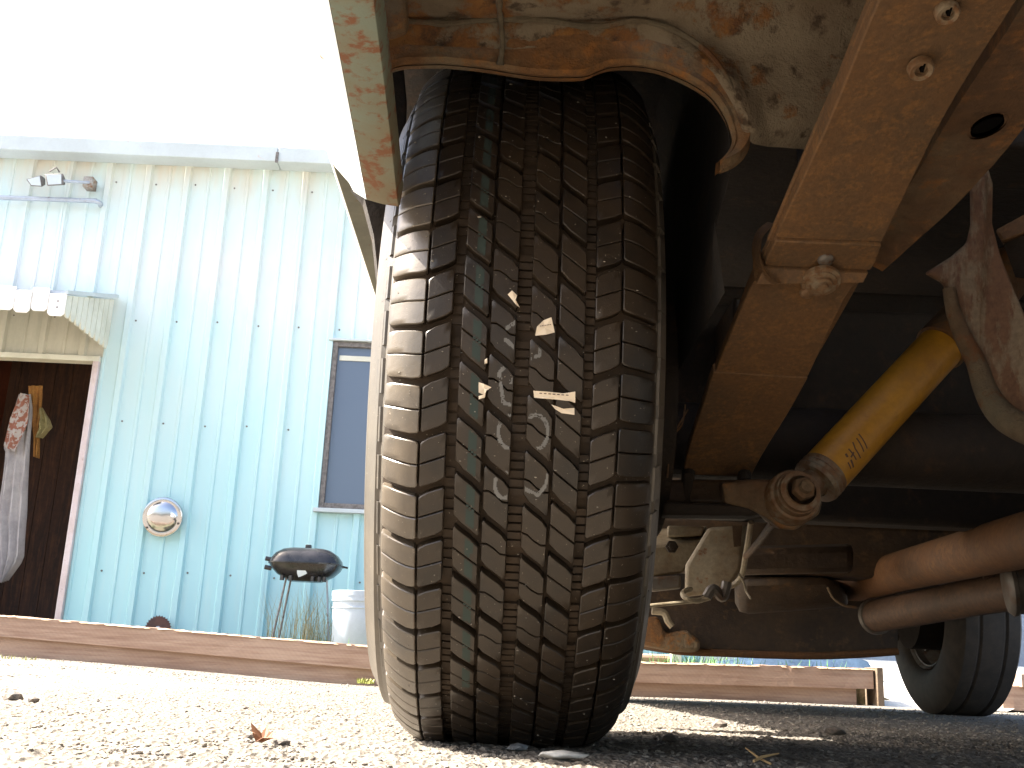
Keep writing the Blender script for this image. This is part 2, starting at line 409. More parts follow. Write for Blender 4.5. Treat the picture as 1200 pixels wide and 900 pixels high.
# loose chips lying on the ground
def rock_verts(r, rs, sq=.6):
    bm = bmesh.new(); bmesh.ops.create_icosphere(bm, subdivisions=1, radius=1)
    sx, sy, sz = r * rs.uniform(.7, 1.3), r * rs.uniform(.7, 1.3), r * rs.uniform(.4, .8)
    vs = [Vector((v.co.x * sx * rs.uniform(.8, 1.2), v.co.y * sy * rs.uniform(.8, 1.2), v.co.z * sz * rs.uniform(.8, 1.2))) for v in bm.verts]
    fs = [tuple(v.index for v in f.verts) for f in bm.faces]; bm.free()
    return vs, fs
def scatter(name, mat, n, rr, seed, label):
    rs = random.Random(seed); V = []; Fc = []
    protos = [rock_verts(1, rs) for _ in range(12)]
    for _ in range(n):
        Y = .78 + 4.6 * rs.random() ** 1.7; X = rs.uniform(-.62, .62) * Y * 1.05
        r = rs.uniform(*rr) * (1 + .25 * (Y - .8)); pv, pf = rs.choice(protos); k = len(V); an = rs.uniform(0, 6.28); ca, sa = math.cos(an), math.sin(an)
        z = gh(X, Y)
        V += [(X + (v.x * ca - v.y * sa) * r, Y + (v.x * sa + v.y * ca) * r, z + v.z * r + r * .15) for v in pv]
        Fc += [tuple(i + k for i in f) for f in pf]
    o = obj(name, V, Fc, mat); tag(o, label, 'gravel', kind='stuff'); return o
scatter('loose_gravel', M['stone_l'], 9000, (.0011, .0030), 3, 'small pale chips scattered over the lot')
scatter('dark_grit', M['stone_d'], 4200, (.0008, .0024), 4, 'small dark specks of grit scattered over the lot')

# ---------------------------------------------------------------- kerb of stacked timbers
def timber_log(px0, px1, Y, top0, bot0, top1, bot1, lab, dep=.14, rough=.003):
    p = [A(px0, bot0, Y), A(px1, bot1, Y)]; q_ = [A(px0, top0, Y), A(px1, top1, Y)]
    rs = random.Random(int(px0 * 7 + top0)); rows = []; n = 60
    sec = [(0, 0), (0, .5), (0, 1), (.03, 1.02), (.5, 1.0), (1, 1), (1, 0)]
    V = []
    for i in range(n + 1):
        t = i / n
        b_ = p[0].lerp(p[1], t); tp = q_[0].lerp(q_[1], t)
        for k, (a, c) in enumerate(sec):
            z = b_.z + (tp.z - b_.z) * c; j = noise.noise(Vector((t * 40 + px0, k * 3.1, 0))) * rough
            V.append((b_.x, Y + a * dep + j, z + (j if c >= 1 else 0) * 1.4))
    m_ = len(sec); Fc = [(i * m_ + k, i * m_ + (k + 1) % m_, (i + 1) * m_ + (k + 1) % m_, (i + 1) * m_ + k) for i in range(n) for k in range(m_)]
    Fc += [tuple(range(m_)), tuple(range(n * m_, (n + 1) * m_))]
    c0 = (p[0] + p[1]) / 2
    o = obj('kerb_timber', V, Fc, M['timber'], None, origin=(c0.x, Y + dep / 2, c0.z))
    return tag(o, lab, 'timber', 'weathered timbers stacked as a low kerb')
timber_log(-420, 590, 5.5, 707.5, 735, 797, 822, 'lower timber of the long left stack, running behind the front of the big tyre')
timber_log(-420, 588, 5.474, 686, 708.5, 770, 798, 'upper timber of the long left stack below the blue metal wall')
timber_log(596, 1004, 5.5, 794.5, 819, 806.5, 828, 'short lower timber right of the big tyre with a gap at its end')
timber_log(594, 1024, 5.474, 771, 795.5, 783.5, 807.5, 'upper timber right of the big tyre, overhanging the shorter one below')
# fix of the end post closing that stack
e0, e1, e2, e3 = A(1022, 783, 5.48), A(1034, 829, 5.48), A(1026, 829, 5.9), A(1016, 783, 5.9)
tag(MB().box((A(1025, 828, 5.5).x, 5.45, -.02), (A(1033, 828, 5.5).x, 5.64, .185)).build('kerb_post', patchy('dark_board', (.16, .115, .075), (.10, .07, .045), None, 10, 30, bs=.4), None, origin=(A(1029, 828, 5.5).x, 5.55, 0), bevel=.004),
    'thin end board standing at the right end of the short timber stack', 'board')
timber_log(1176, 1560, 5.5, 803.5, 832, 822.5, 852, 'lower timber of the stack to the right of the far wheel')
timber_log(1198, 1560, 5.474, 790, 805, 806, 824, 'upper timber of the stack to the right of the far wheel')
# pale splinters along the top edges
m = MB(); rs = random.Random(5)
for i in range(150):
    px = rs.uniform(-20, 1018)
    if 440 < px < 750: continue
    y = 720 + (px / 588) * 50 + 0 if px < 590 else 771 + (px - 594) / 430 * 12.5
    y = np.interp(px, [-420, 588], [686, 770]) if px < 590 else np.interp(px, [594, 1024], [771, 783.5])
    p = A(px, float(y) + .6, 5.469); L = rs.uniform(.02, .09); h = rs.uniform(.002, .006)
    m.add([p, p + Vector((L, 0, rs.uniform(-.006, .0))), p + Vector((L * .5, .012, h)), p + Vector((L * .2, -.004, -.004))], [(0, 1, 2), (0, 3, 1), (0, 2, 3), (3, 2, 1)])
tag(m.build('wood_splinters', M['timber_top']), 'pale splintered wood along the top edges of the timbers', 'splinters', kind='stuff')
# raised soil behind the kerb
sx0 = np.linspace(-8, 9, 60); rows = []
for y, dz in ((5.64, 0), (5.7, .0), (6.4, .02), (7.16, .03)):
    rows.append([Vector((x, y, .10 + dz + .012 * noise.noise(Vector((x * 3, y * 2, 0))) if x < 1.95 else -.01 + (.0 if x < 2.45 else .02))) for x in sx0])
rows.insert(0, [Vector((v.x, v.y, -.03)) for v in rows[0]])
tag(grid_surface(rows).build('soil_bed', patchy('brown_soil', (.16, .12, .08), (.09, .12, .05), (.22, .18, .12), 4, 20, bs=.6)), 'raised soil strip between the timbers and the wall', kind='structure')
# concrete driveway ramp in the gap
tag(grid_surface([[A(1030, 829, 5.42) + Vector((0, 0, -.004)), Vector((2.46, 5.42, .006))], [Vector((1.90, 7.0, .262)), Vector((3.9, 7.0, .262))], [Vector((1.90, 14, .29)), Vector((8, 14, .29))]]).build('driveway', M['concrete']), 'pale sunlit concrete ramp in the gap of the kerb', kind='structure')

def blades(name, mat, spots, n, hh, seed, label, wid=.003):
    rs = random.Random(seed); V = []; Fc = []
    for _ in range(n):
        x0, x1, y0, y1, z = rs.choice(spots); x = rs.uniform(x0, x1); y = rs.uniform(y0, y1); h = rs.uniform(*hh); a = rs.uniform(0, 6.28)
        lx, ly = math.cos(a), math.sin(a); bend = rs.uniform(.1, .6) * h; k = len(V); wx, wy = -ly * wid, lx * wid
        V += [(x - wx, y - wy, z), (x + wx, y + wy, z), (x + lx * bend * .3 - wx * .8, y + ly * bend * .3 - wy * .8, z + h * .6), (x + lx * bend * .3 + wx * .8, y + ly * bend * .3 + wy * .8, z + h * .6), (x + lx * bend, y + ly * bend, z + h)]
        Fc += [(k, k + 1, k + 3, k + 2), (k + 2, k + 3, k + 4)]
    return tag(obj(name, V, Fc, mat), label, 'grass', kind='stuff')
blades('green_grass', M['grass'], [(-1.6, -.55, 6.2, 6.9, .12), (-3.2, -2.95, 6.3, 6.9, .12), (.6, 1.3, 6.0, 7.0, .12), (.9, 1.9, 6.1, 6.4, .12)], 1700, (.04, .13), 11, 'short green grass growing along the foot of the blue wall')
blades('dry_weeds', M['drygrass'], [(-1.45, -.95, 6.7, 7.1, .12), (-1.25, -1.0, 6.6, 7.0, .12)], 300, (.12, .46), 12, 'thin dry weeds standing under the barbecue', .0018)
blades('edge_weeds', grass_mat('yellow_grass', (.25, .30, .06), (.36, .34, .10)), [(-2.3, -2.0, 4.7, 4.9, .035), (-.68, -.6, 5.38, 5.46, 0)], 160, (.01, .03), 13, 'small yellowish tufts on the gravel before the timbers')

# ---------------------------------------------------------------- metal shed
shed = empty('metal_shed', (-2, 7.2, .1))
tag(shed, 'light blue ribbed metal shed with white eave and open doorway', 'building')
WY = 7.2; P0 = A(219, 210, WY).x - .02; PITCHR = .2836
DX0, DX1, DZ = -4.05, -2.88, 2.03           # doorway
WX0, WX1, WZ0, WZ1 = -1.25, -.62, 1.09, 2.25   # window
def prof(x):
    """sheet depth in front of the wall plane at position x"""
    t = ((x - P0) / PITCHR) % 1.0; d = t * PITCHR
    if d < .012: return d / .012 * .024
    if d < .048: return .024
    if d < .060: return (.060 - d) / .012 * .024
    dm = d - .165
    if 0 <= dm < .006: return dm / .006 * .007
    if .006 <= dm < .022: return .007
    if .022 <= dm < .028: return (.028 - dm) / .006 * .007
    return 0
def sheet(x0, x1, z0, z1, mat='wall', name='wall_panel', off=0.0):
    kx = {x0, x1}; k = math.floor((x0 - P0) / PITCHR) - 1
    while P0 + k * PITCHR < x1:
        for d in (0, .012, .048, .060, .165, .171, .187, .193):
            x = P0 + k * PITCHR + d
            if x0 < x < x1: kx.add(x)
        k += 1
    kx = sorted(kx); zs = np.linspace(z0, z1, max(2, int((z1 - z0) / .6) + 1))
    rows = [[Vector((x, WY - prof(x) - off + .003 * noise.noise(Vector((x * 1.5, z * 1.2, 3))), z)) for x in kx] for z in zs]
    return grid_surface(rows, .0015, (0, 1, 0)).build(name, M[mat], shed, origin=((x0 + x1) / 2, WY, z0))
edge = P0 + .03
xsheet = []
k = -9
while edge + k * PITCHR * 3 < 4.0: xsheet.append(edge + k * PITCHR * 3); k += 1
def cut(x0, x1):
    """one sheet, opened for the doorway and the window"""
    segs = [(x0, x1, .08, 3.60)]
    for (a, b, lo, hi) in ((DX0, DX1, .08, DZ), (WX0, WX1, WZ0, WZ1)):
        out = []
        for (s0, s1, z0, z1) in segs:
            c0, c1 = max(s0, a), min(s1, b)
            if c1 <= c0 or hi <= z0 or lo >= z1: out.append((s0, s1, z0, z1)); continue
            if s0 < c0: out.append((s0, c0, z0, z1))
            if c1 < s1: out.append((c1, s1, z0, z1))
            if hi < z1: out.append((c0, c1, hi, z1))
            if lo > z0: out.append((c0, c1, z0, lo))
        segs = out
    return segs
for i in range(len(xsheet) - 1):
    x0, x1 = xsheet[i], xsheet[i + 1]
    if x1 < -8: continue
    if x0 > 1.5: continue
    for (a, b, z0, z1) in cut(x0, min(x1, 1.72)):
        if b - a < .01: continue
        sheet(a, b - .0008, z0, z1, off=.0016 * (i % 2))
WLEN0, WLEN1 = -7.7, 1.72
# sheets left of the run, plain back and side walls, roof
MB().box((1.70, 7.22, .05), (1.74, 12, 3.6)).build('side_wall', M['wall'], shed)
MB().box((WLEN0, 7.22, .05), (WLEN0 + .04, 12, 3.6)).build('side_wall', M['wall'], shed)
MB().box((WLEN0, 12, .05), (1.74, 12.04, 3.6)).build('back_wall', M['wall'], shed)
MB().hexa([(WLEN0 - .1, 7.19, 3.60), (1.9, 7.19, 3.60), (1.9, 12.3, 3.9), (WLEN0 - .1, 12.3, 3.9)], [(WLEN0 - .1, 7.19, 3.63), (1.9, 7.19, 3.63), (1.9, 12.3, 3.94), (WLEN0 - .1, 12.3, 3.94)]).build('roof', M['greymetal'], shed)
# fascia of two box sections
f1x = A(326, 180, 7.05).x; FZ0 = A(200, 190, 7.16).z - .02; FZ1 = A(200, 166, 7.03).z
for a, b in ((WLEN0 - .1, f1x - .002), (f1x + .002, 1.9)):
    MB().box((a, 7.03, FZ0), (b, 7.18, FZ1)).build('fascia', M['fascia'], shed, origin=((a + b) / 2, 7.1, 3.55), bevel=.006)
MB().box((f1x - .010, 7.022, FZ0 - .01), (f1x + .010, 7.03, FZ0 + .07)).build('fascia_joint', M['screw'], shed)
# screws in rows
m = MB()
for row in (.62, 1.62, 2.35, 3.38):
    k = -12
    while P0 + k * PITCHR < 1.7:
        x = P0 + k * PITCHR + .085 + random.uniform(-.004, .004); z = row + random.uniform(-.01, .01); k += 1
        if DX0 < x < DX1 and z < DZ or WX0 < x < WX1 and WZ0 < z < WZ1 or x < WLEN0: continue
        m.lathe([(0, .0072), (.004, .0065), (.0045, 0.0004)], (x, WY - .002, z), (0, -1, 0), 6)
o = m.build('wall_screws', M['screw'], shed); tag(o, kind='stuff')
# door frame, room behind
MB().box((DX1 - .004, WY - .035, .08), (DX1 + .038, WY + .06, DZ)).build('door_jamb', M['trim'], shed, bevel=.003)
MB().box((DX0 - .04, WY - .036, DZ - .002), (DX1 + .04, WY + .06, DZ + .035)).build('door_header', M['beige'], shed, bevel=.003)
MB().box((DX0 - .038, WY - .035, .08), (DX0 + .004, WY + .06, DZ - .003)).build('door_jamb', M['trim'], shed, bevel=.003)
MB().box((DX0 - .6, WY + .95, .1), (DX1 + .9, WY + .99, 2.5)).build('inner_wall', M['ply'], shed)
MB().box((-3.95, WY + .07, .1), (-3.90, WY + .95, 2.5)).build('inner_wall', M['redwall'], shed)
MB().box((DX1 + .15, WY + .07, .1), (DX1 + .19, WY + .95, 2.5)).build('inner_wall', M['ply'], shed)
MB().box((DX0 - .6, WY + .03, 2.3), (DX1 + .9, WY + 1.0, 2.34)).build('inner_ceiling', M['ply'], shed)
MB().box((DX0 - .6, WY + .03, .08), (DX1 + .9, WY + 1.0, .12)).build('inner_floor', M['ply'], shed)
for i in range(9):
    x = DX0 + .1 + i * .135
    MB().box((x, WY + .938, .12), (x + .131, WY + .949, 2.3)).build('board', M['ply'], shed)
# window
gm, gnt, gb = newmat('dark_window_glass'); gb.inputs['Base Color'].default_value = (.10, .13, .18, 1); gb.inputs['Roughness'].default_value = .08; gb.inputs['Specular IOR Level'].default_value = .6
win = MB().box((WX0, WY - .03, WZ0), (WX0 + .035, WY + .05, WZ1)).box((WX1 - .035, WY - .03, WZ0), (WX1, WY + .05, WZ1)).box((WX0 + .035, WY - .029, WZ0), (WX1 - .035, WY + .05, WZ0 + .035)).box((WX0 + .035, WY - .029, WZ1 - .035), (WX1 - .035, WY + .05, WZ1)).build('window', M['screw'], shed, origin=(WX0, WY, WZ0), bevel=.003)
MB().box((WX0 + .03, WY - .005, WZ0 + .03), (WX1 - .03, WY + .002, WZ1 - .03)).build('pane', gm, win)
MB().box((WX0 + .05, WY - .012, WZ1 - .13), (WX1 - .03, WY - .006, WZ1 - .095)).build('tape_strip', M['beige'], win)
MB().box((WX0 - .03, WY - .06, WZ0 - .03), (WX1 + .02, WY + .0, WZ0 - .003)).build('sill', M['fascia'], win, bevel=.003)
MB().box((WX0 - .03, WY - .05, WZ1 + .003), (WX1 + .02, WY + .0, WZ1 + .02)).build('head_trim', M['fascia'], win, bevel=.003)
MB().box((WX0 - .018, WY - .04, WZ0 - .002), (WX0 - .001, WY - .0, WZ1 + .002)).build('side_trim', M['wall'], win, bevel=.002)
# awning over the doorway
AX = -2.785; AX0 = -4.3; FY = 6.37
aw = MB().hexa([(AX0, WY - .03, 2.50), (AX, WY - .03, 2.50), (AX, FY, 2.235), (AX0, FY, 2.235)], [(AX0, WY - .03, 2.52), (AX, WY - .03, 2.52), (AX, FY, 2.255), (AX0, FY, 2.255)]).build('awning', M['greymetal'], shed, origin=(AX, FY, 2.24))
nb = 9
for i in range(nb):                                       # pointed boards down the right side
    y0 = FY + .02 + i * (WY - .05 - FY - .02) / nb; y1 = y0 + (WY - .05 - FY - .02) / nb - .009; t0 = (y0 - FY) / (WY - FY); t1 = (y1 - FY) / (WY - FY)
    zt0 = 2.232 + .265 * t0 - .008; zt1 = 2.232 + .265 * t1 - .008; b_ = 2.10 + .01 * t0
    zb = b_ ; ym = (y0 + y1) / 2
    MB().prism([(AX - .004, y0, zt0), (AX - .004, y1, zt1), (AX - .004, y1, zb + .035), (AX - .004, ym + .02, zb), (AX - .004, ym - .02, zb), (AX - .004, y0, zb + .035)], (-.012, 0, 0)).build('side_board', M['beige'], aw)
def vb(x0, x1, zt, zb, c=.018, yo=0.0):
    MB().prism([(x0, FY - .012 - yo, zt), (x1, FY - .012 - yo, zt), (x1, FY - .012 - yo, zb + c), (x1 - c, FY - .012 - yo, zb), (x0 + c, FY - .012 - yo, zb), (x0, FY - .012 - yo, zb + c)], (0, .010, 0)).build('valance_board', M['awn'], aw, bevel=.002)
def vx(px): return A(px, 355, FY - .012).x
for (a, b, top, bot, yo) in ((-60, -34, 334, 360, 0), (-33, 16, 335, 363, 0), (17, 36, 341, 367, .003), (36.5, 56, 338, 365, 0), (57, 77, 345, 371, .002)):
    vb(vx(a), vx(b), A((a + b) / 2, top, FY).z, A((a + b) / 2, bot, FY).z, .018, yo)
m = MB()
for z in (-.03, -.07): m.lathe([(0, .006), (.004, .005), (.0045, .0003)], (vx(68), FY - .016, A(68, 352, FY).z + z + .02), (0, -1, 0), 6)
o = m.build('nails', M['screw'], aw); tag(o, kind='stuff')
MB().box((AX - .004, FY - .02, 2.222), (AX + .012, WY - .03, 2.232)).build('edge_rail', M['greymetal'], aw) if False else MB().hexa([(AX - .003, FY - .02, 2.226), (AX + .012, FY - .02, 2.226), (AX + .012, WY - .03, 2.492), (AX - .003, WY - .03, 2.492)], [(AX - .003, FY - .02, 2.252), (AX + .012, FY - .02, 2.252), (AX + .012, WY - .03, 2.518), (AX - .003, WY - .03, 2.518)]).build('edge_rail', M['fascia'], aw)
# siding strip under the awning, tinted darker beige as painted awning shade
sheet(DX0, DX1 + .05, DZ + .036, 2.49, 'wall_shade', 'awning_shade_panel', .004)

# floodlight, conduit
fl = empty('floodlight', A(105, 215, 7.15)); tag(fl, 'twin headed outdoor floodlight on an arm below the white eave', 'floodlight')
a0 = A(105, 216, 7.12)
MB().box((a0.x - .035, 7.08, a0.z - .035), (a0.x + .035, 7.17, a0.z + .045)).build('junction_box', M['rimpaint'], fl, bevel=.006)
MB().tube([A(105, 214, 7.08), A(74, 212, 7.0), A(58, 211, 6.98)], .010, 10).build('arm', M['greymetal'], fl)
for (pa, pb, yy) in ((52, 74, 6.97), (30, 50, 7.02)):
    q0 = [A(pa, 204, yy), A(pb, 203, yy), A(pb, 217, yy), A(pa + 3, 218, yy)]
    c0 = sum(q0, Vector()) / 4
    q1 = [c0 + (p - c0) * .55 + Vector((0, .10, .03)) for p in q0]
    if pa == 30: q0[0] = A(30, 210, yy); q0[3] = A(36, 218, yy); q0[2] = A(50, 219, yy); q0[1] = A(48, 205, yy)
    hd = MB().hexa(q0, q1).build('lamp_head', M['screw'], fl, origin=c0, bevel=.006)
    cc = sum(q0, Vector()) / 4
    MB().hexa([cc + (p - cc) * .80 + Vector((0, -.004, 0)) for p in q0], [cc + (p - cc) * .80 + Vector((0, .004, 0)) for p in q0]).build('lens', M['fascia'], hd)
MB().tube([A(58, 201, 6.99), A(66, 196, 7.0), A(70, 202, 7.02)], .006, 8).build('bracket', M['screw'], fl)
cd = MB().tube(spline([A(-160, 227, 7.12), A(-20, 231, 7.12), A(100, 235, 7.12), A(112, 236, 7.12), A(117, 238, 7.14), A(118, 241, 7.19)], 5), .017, 12).build('conduit_pipe', M['greymetal'], None, origin=A(50, 234, 7.12), smooth=True)
tag(cd, 'thin grey pipe running level along the wall under the floodlight', 'pipe')

# hubcap hung on the wall
hc = A(191, 606, 7.13)
o = MB().lathe([(0, .128), (.008, .132), (.018, .128), (.022, .115), (.020, .10), (.034, .085), (.040, .06), (.046, .03), (.047, .0005)], hc, (.05, -1, -.12), 40).build('hubcap', M['chrome'], None, origin=hc, smooth=True)
tag(o, 'shiny round hubcap hung on the blue wall left of the barbecue', 'hubcap')
for n_ in range(3):
    an = rad(100 + n_ * 120)
    MB().lathe([(0, .008), (.01, .006), (.0105, .0003)], hc + Vector((math.cos(an) * .118, -.022, math.sin(an) * .118)), (0, -1, 0), 8).build('stud', M['steel'], o)
# saw blade
sb = A(185, 737, 7.12); n_ = 28; pts = []
for i in range(n_ * 2):
    r = .086 if i % 2 == 0 else .076; a = 2 * math.pi * (i + (.35 if i % 2 else 0)) / (2 * n_); pts.append(Vector((sb.x + r * math.cos(a), sb.y, sb.z + r * math.sin(a))))
o = MB().prism(pts, (0, .006, 0)).build('saw_blade', M['rustdark'], None, origin=sb)
tag(o, 'dark rusty round saw blade leaning at the foot of the wall', 'saw blade')
MB().lathe([(0, .018), (.003, .017), (.004, .008), (.0005, .007)], sb + Vector((0, -.001, 0)), (0, -1, 0), 16).build('arbor_washer', M['greymetal'], o)

# cloths hanging in the doorway
def cloth(name, outline_l, outline_r, Y, mat, label, folds=5, amp=.03, n=24, k=22, cat='cloth'):
    rows = []
    for i in range(n + 1):
        t = i / n
        (lx, ly) = interp(outline_l, t); (rx, ry) = interp(outline_r, t)
        row = []
        for j in range(k + 1):
            s = j / k; p = A(lx + (rx - lx) * s, ly + (ry - ly) * s, Y)
            p.y += amp * math.sin(s * folds * 6.28 + t * 2) * (.4 + .6 * t) + .01 * noise.noise(Vector((s * 6, t * 6, 1)))
            row.append(p)
        rows.append(row)
    o = grid_surface(rows, .004, (0, 1, 0)).build(name, mat, None, origin=rows[0][k // 2], smooth=True)
    return tag(o, label, cat)
coatm = patchy('white_cotton', (.50, .47, .47), (.40, .37, .38), None, 8, 30, bs=.2, grain=0.15)
co_ = cloth('hanging_coat', [(0, 22, 462), (.12, 10, 500), (.25, 4, 525), (.3, 6, 530), (.6, -4, 600), (1, 0, 683)], [(0, 36, 462), (.1, 38, 480), (.3, 34, 530), (.6, 30, 600), (.85, 26, 655), (1, 8, 680)], 7.55, coatm, 'long whitish coat hanging inside the dark doorway', 3)
redm, rnt, rb = newmat('red_pattern_cloth')
rb.inputs['Roughness'].default_value = .8
rnt.links.new(mixc(rnt, noise_f(rnt, pos(rnt), 26, 3, .47, .53), (.46, .42, .40), (.30, .12, .08)), rb.inputs['Base Color'])
sh = []
for i in range(9):
    t = i / 8; (lx, ly) = interp([(0, 24, 460), (.5, 12, 490), (1, 4, 523)], t); (rx, ry) = interp([(0, 36, 464), (.5, 33, 497), (1, 18, 530)], t)
    sh.append([A(lx + (rx - lx) * j / 8, ly + (ry - ly) * j / 8, 7.50) + Vector((0, .015 * math.sin(j * 1.3), 0)) for j in range(9)])
grid_surface(sh, .004, (0, 1, 0)).build('sleeve', redm, co_, smooth=True)
cloth('orange_rag', [(0, 33, 452), (.3, 34, 480), (.6, 38, 510), (1, 39, 535)], [(0, 50, 452), (.3, 48, 490), (.6, 46, 512), (1, 45, 537)], 7.62, patchy('orange_cloth', (.42, .20, .05), (.30, .13, .04), None, 10, 30, bs=.2), 'small orange rag hanging beside the coat', 2, .02, cat='rag')
cloth('yellow_rag', [(0, 46, 478), (.5, 43, 500), (1, 42, 513)], [(0, 50, 478), (.4, 58, 492), (.6, 60, 500), (1, 48, 513)], 7.60, patchy('yellow_cloth', (.42, .36, .18), (.30, .26, .12), None, 10, 30, bs=.2), 'crumpled yellow rag hanging right of the orange one', 2, .03, cat='rag')

# barbecue
bbx = (A(314, 660, 6.6).x + A(405, 660, 6.6).x) / 2; bbz = A(360, 662, 6.6).z
bbq = empty('barbecue', (bbx, 6.6, .12)); tag(bbq, 'black portable barbecue on thin legs before the blue wall', 'barbecue')
def boat(x0, x1, zs, n=28):
    """rounded oblong stack: zs = [(z, halfX, halfY)]"""
    m = MB(); rings = []
    for z, hx, hy in zs:
        rings.append([Vector((bbx + hx * math.copysign(abs(math.cos(a)) ** .55, math.cos(a)), 6.6 + hy * math.copysign(abs(math.sin(a)) ** .55, math.sin(a)), z)) for a in [2 * math.pi * k / n for k in range(n)]])
    vs = [v for r in rings for v in r]
    fs = [(i * n + k, i * n + (k + 1) % n, (i + 1) * n + (k + 1) % n, (i + 1) * n + k) for i in range(len(rings) - 1) for k in range(n)] + [tuple(range(n)), tuple(range((len(rings) - 1) * n, len(rings) * n))]
    return m.add(vs, fs)
boat(0, 0, [(bbz + .002, .215, .15), (bbz + .03, .208, .145), (bbz + .06, .185, .13), (bbz + .085, .145, .10), (bbz + .094, .11, .075)]).build('lid', M['black'], bbq, smooth=True)
boat(0, 0, [(bbz - .001, .215, .15), (bbz - .03, .20, .14), (bbz - .065, .165, .115), (bbz - .10, .10, .07)]).build('bowl', M['black'], bbq, smooth=True)
boat(0, 0, [(bbz - .004, .222, .157), (bbz + .004, .222, .157)]).build('rim', M['black'], bbq)
MB().box((bbx - .015, 6.58, bbz + .094), (bbx + .02, 6.62, bbz + .12)).build('lid_handle', M['black'], bbq, bevel=.004)
for z in (.022, -.03): MB().tube([(bbx - .21, 6.6, bbz + z), (bbx - .25, 6.6, bbz + z + .006)], .014, 10).build('side_handle', M['black'], bbq)
MB().tube([(bbx + .21, 6.6, bbz + .0), (bbx + .25, 6.6, bbz - .008)], .006, 8).build('latch', M['black'], bbq)
for (dx, dy) in ((-.10, -.07), (-.10, .07), (.12, .07)):
    MB().tube([(bbx + dx, 6.6 + dy, bbz - .08), (bbx + dx - .055 + (0 if dx < 0 else .1), 6.6 + dy * 1.4, .12)], .006, 8).build('leg', M['greymetal'] if dx > 0 else M['screw'], bbq)
for dx in (-.12, -.07, .06, .10, .13): MB().tube([(bbx + dx, 6.50, bbz - .075), (bbx + dx, 6.50, bbz - .105)], .013, 10).build('foot_bracket', M['black'], bbq)
MB().prism([(bbx - .03, 6.468, bbz - .045), (bbx + .02, 6.468, bbz - .045), (bbx + .03, 6.474, bbz - .06), (bbx + .005, 6.48, bbz - .075), (bbx - .02, 6.478, bbz - .085), (bbx - .03, 6.472, bbz - .06)], (0, .004, 0)).build('vent_plate', M['fascia'], bbq)
# bucket
bx = A(388, 720, 6.4).x + .155; bk = empty('bucket', (bx, 6.4, .12)); tag(bk, 'white plastic bucket with a lid beside the barbecue', 'bucket')
zt = A(400, 693, 6.4).z
MB().lathe([(.12, .128), (.13, .134), (zt - .11, .146), (zt - .10, .146), (zt - .098, .152), (zt - .092, .152), (zt - .09, .147), (zt - .06, .148), (zt - .058, .156), (zt - .03, .156)], (bx, 6.4, 0), (0, 0, 1), 40).build('pail', M['bucket'], bk, smooth=True)
MB().lathe([(zt - .031, .158), (zt - .002, .158), (zt, .150), (zt - .006, .14), (zt - .006, .001)], (bx, 6.4, 0), (0, 0, 1), 40).build('lid', M['bucket'], bk, smooth=True)

# things glimpsed low behind the timbers on the right
bp = MB().tube([A(700, 768, 6.3), A(792, 772, 6.3)], .022, 10).build('wooden_pole', M['timber'], None, origin=A(745, 770, 6.3)); tag(bp, 'brown wooden pole lying behind the right timbers', 'pole')
pp = A(792, 770, 6.25); tag(MB().box((pp.x - .028, 6.22, .1), (pp.x + .028, 6.30, .36)).build('short_post', M['beige'], None, origin=(pp.x, 6.26, .1), bevel=.004), 'short beige post standing at the end of the lying pole', 'post')
tp = []
for px, py in ((820, 790), (845, 776), (870, 771), (900, 765), (926, 761), (955, 768), (985, 771), (1006, 772), (1018, 775), (1023, 782), (1025, 792)): tp.append(A(px, py, 6.2))
rows = [[Vector((p.x, 6.05 + i * .18, max(.09, p.z - (.22 if i == 0 else 0) - (.0 if i < 3 else (i - 2) * .07) + .008 * noise.noise(Vector((p.x * 9, i * 3, 0)))) )) for p in spline(tp, 4)] for i in range(6)]
tag(grid_surface(rows).build('blue_tarp', patchy('slate_blue_tarp', (.045, .075, .12), (.03, .05, .08), (.09, .13, .18), 4, 14, (.4, .6), (.6, .7), bs=.3, rough=.35), None, origin=rows[2][10], smooth=True), 'dark blue tarpaulin over a low heap behind the right timbers', 'tarpaulin')
tag(MB().box((1.25, 6.9, .12), (1.75, 6.94, .42)).build('leaning_board', M['fascia'], None, origin=(1.5, 6.92, .12), bevel=.004), 'pale board propped low behind the blue tarpaulin', 'board')
nb_ = empty('neighbour_shed', (8, 22, 0)); tag(nb_, 'distant grey blue shed beyond the driveway', 'building')
MB().box((2.5, 22, -.1), (18, 30, 3)).build('wall', patchy('greyblue_wall', (.20, .26, .34), (.16, .20, .27), None, 1, 4, bs=.1), nb_)
MB().hexa([(2.2, 21.7, 3.0), (18.3, 21.7, 3.0), (18.3, 30.3, 3.0), (2.2, 30.3, 3.0)], [(2.2, 25.9, 4.4), (18.3, 25.9, 4.4), (18.3, 26.1, 4.4), (2.2, 26.1, 4.4)]).build('roof', M['greymetal'], nb_)
# ---------------------------------------------------------------- the truck
truck = empty('pickup_truck', (.80, 2.4, 0))
tag(truck, 'old rusty pale truck seen from beneath, parked over the gravel', 'truck')
TX, TY, TZ, TR = .007, 1.172, .359, .366       # near wheel: centre and tread radius
SINK = TR - TZ
wheel = MB().lathe([(-.02, .19), (-.06, .185), (-.075, .15), (-.05, .12), (-.03, .07), (-.03, .03), (-.031, .002)], (TX, TY, TZ), (1, 0, 0), 48).lathe([(-.095, .205), (-.095, .195), (-.03, .185), (.03, .185), (.095, .195), (.095, .205), (.088, .200), (.03, .190), (-.03, .190), (-.088, .200)], (TX, TY, TZ), (1, 0, 0), 48, True).build('wheel', M['rimpaint'], truck, origin=(TX, TY, TZ), smooth=True)
def drop(x):
    a = abs(x); d = .62 * a * a
    if a > .074: d += 15 * (a - .074) ** 2
    return d
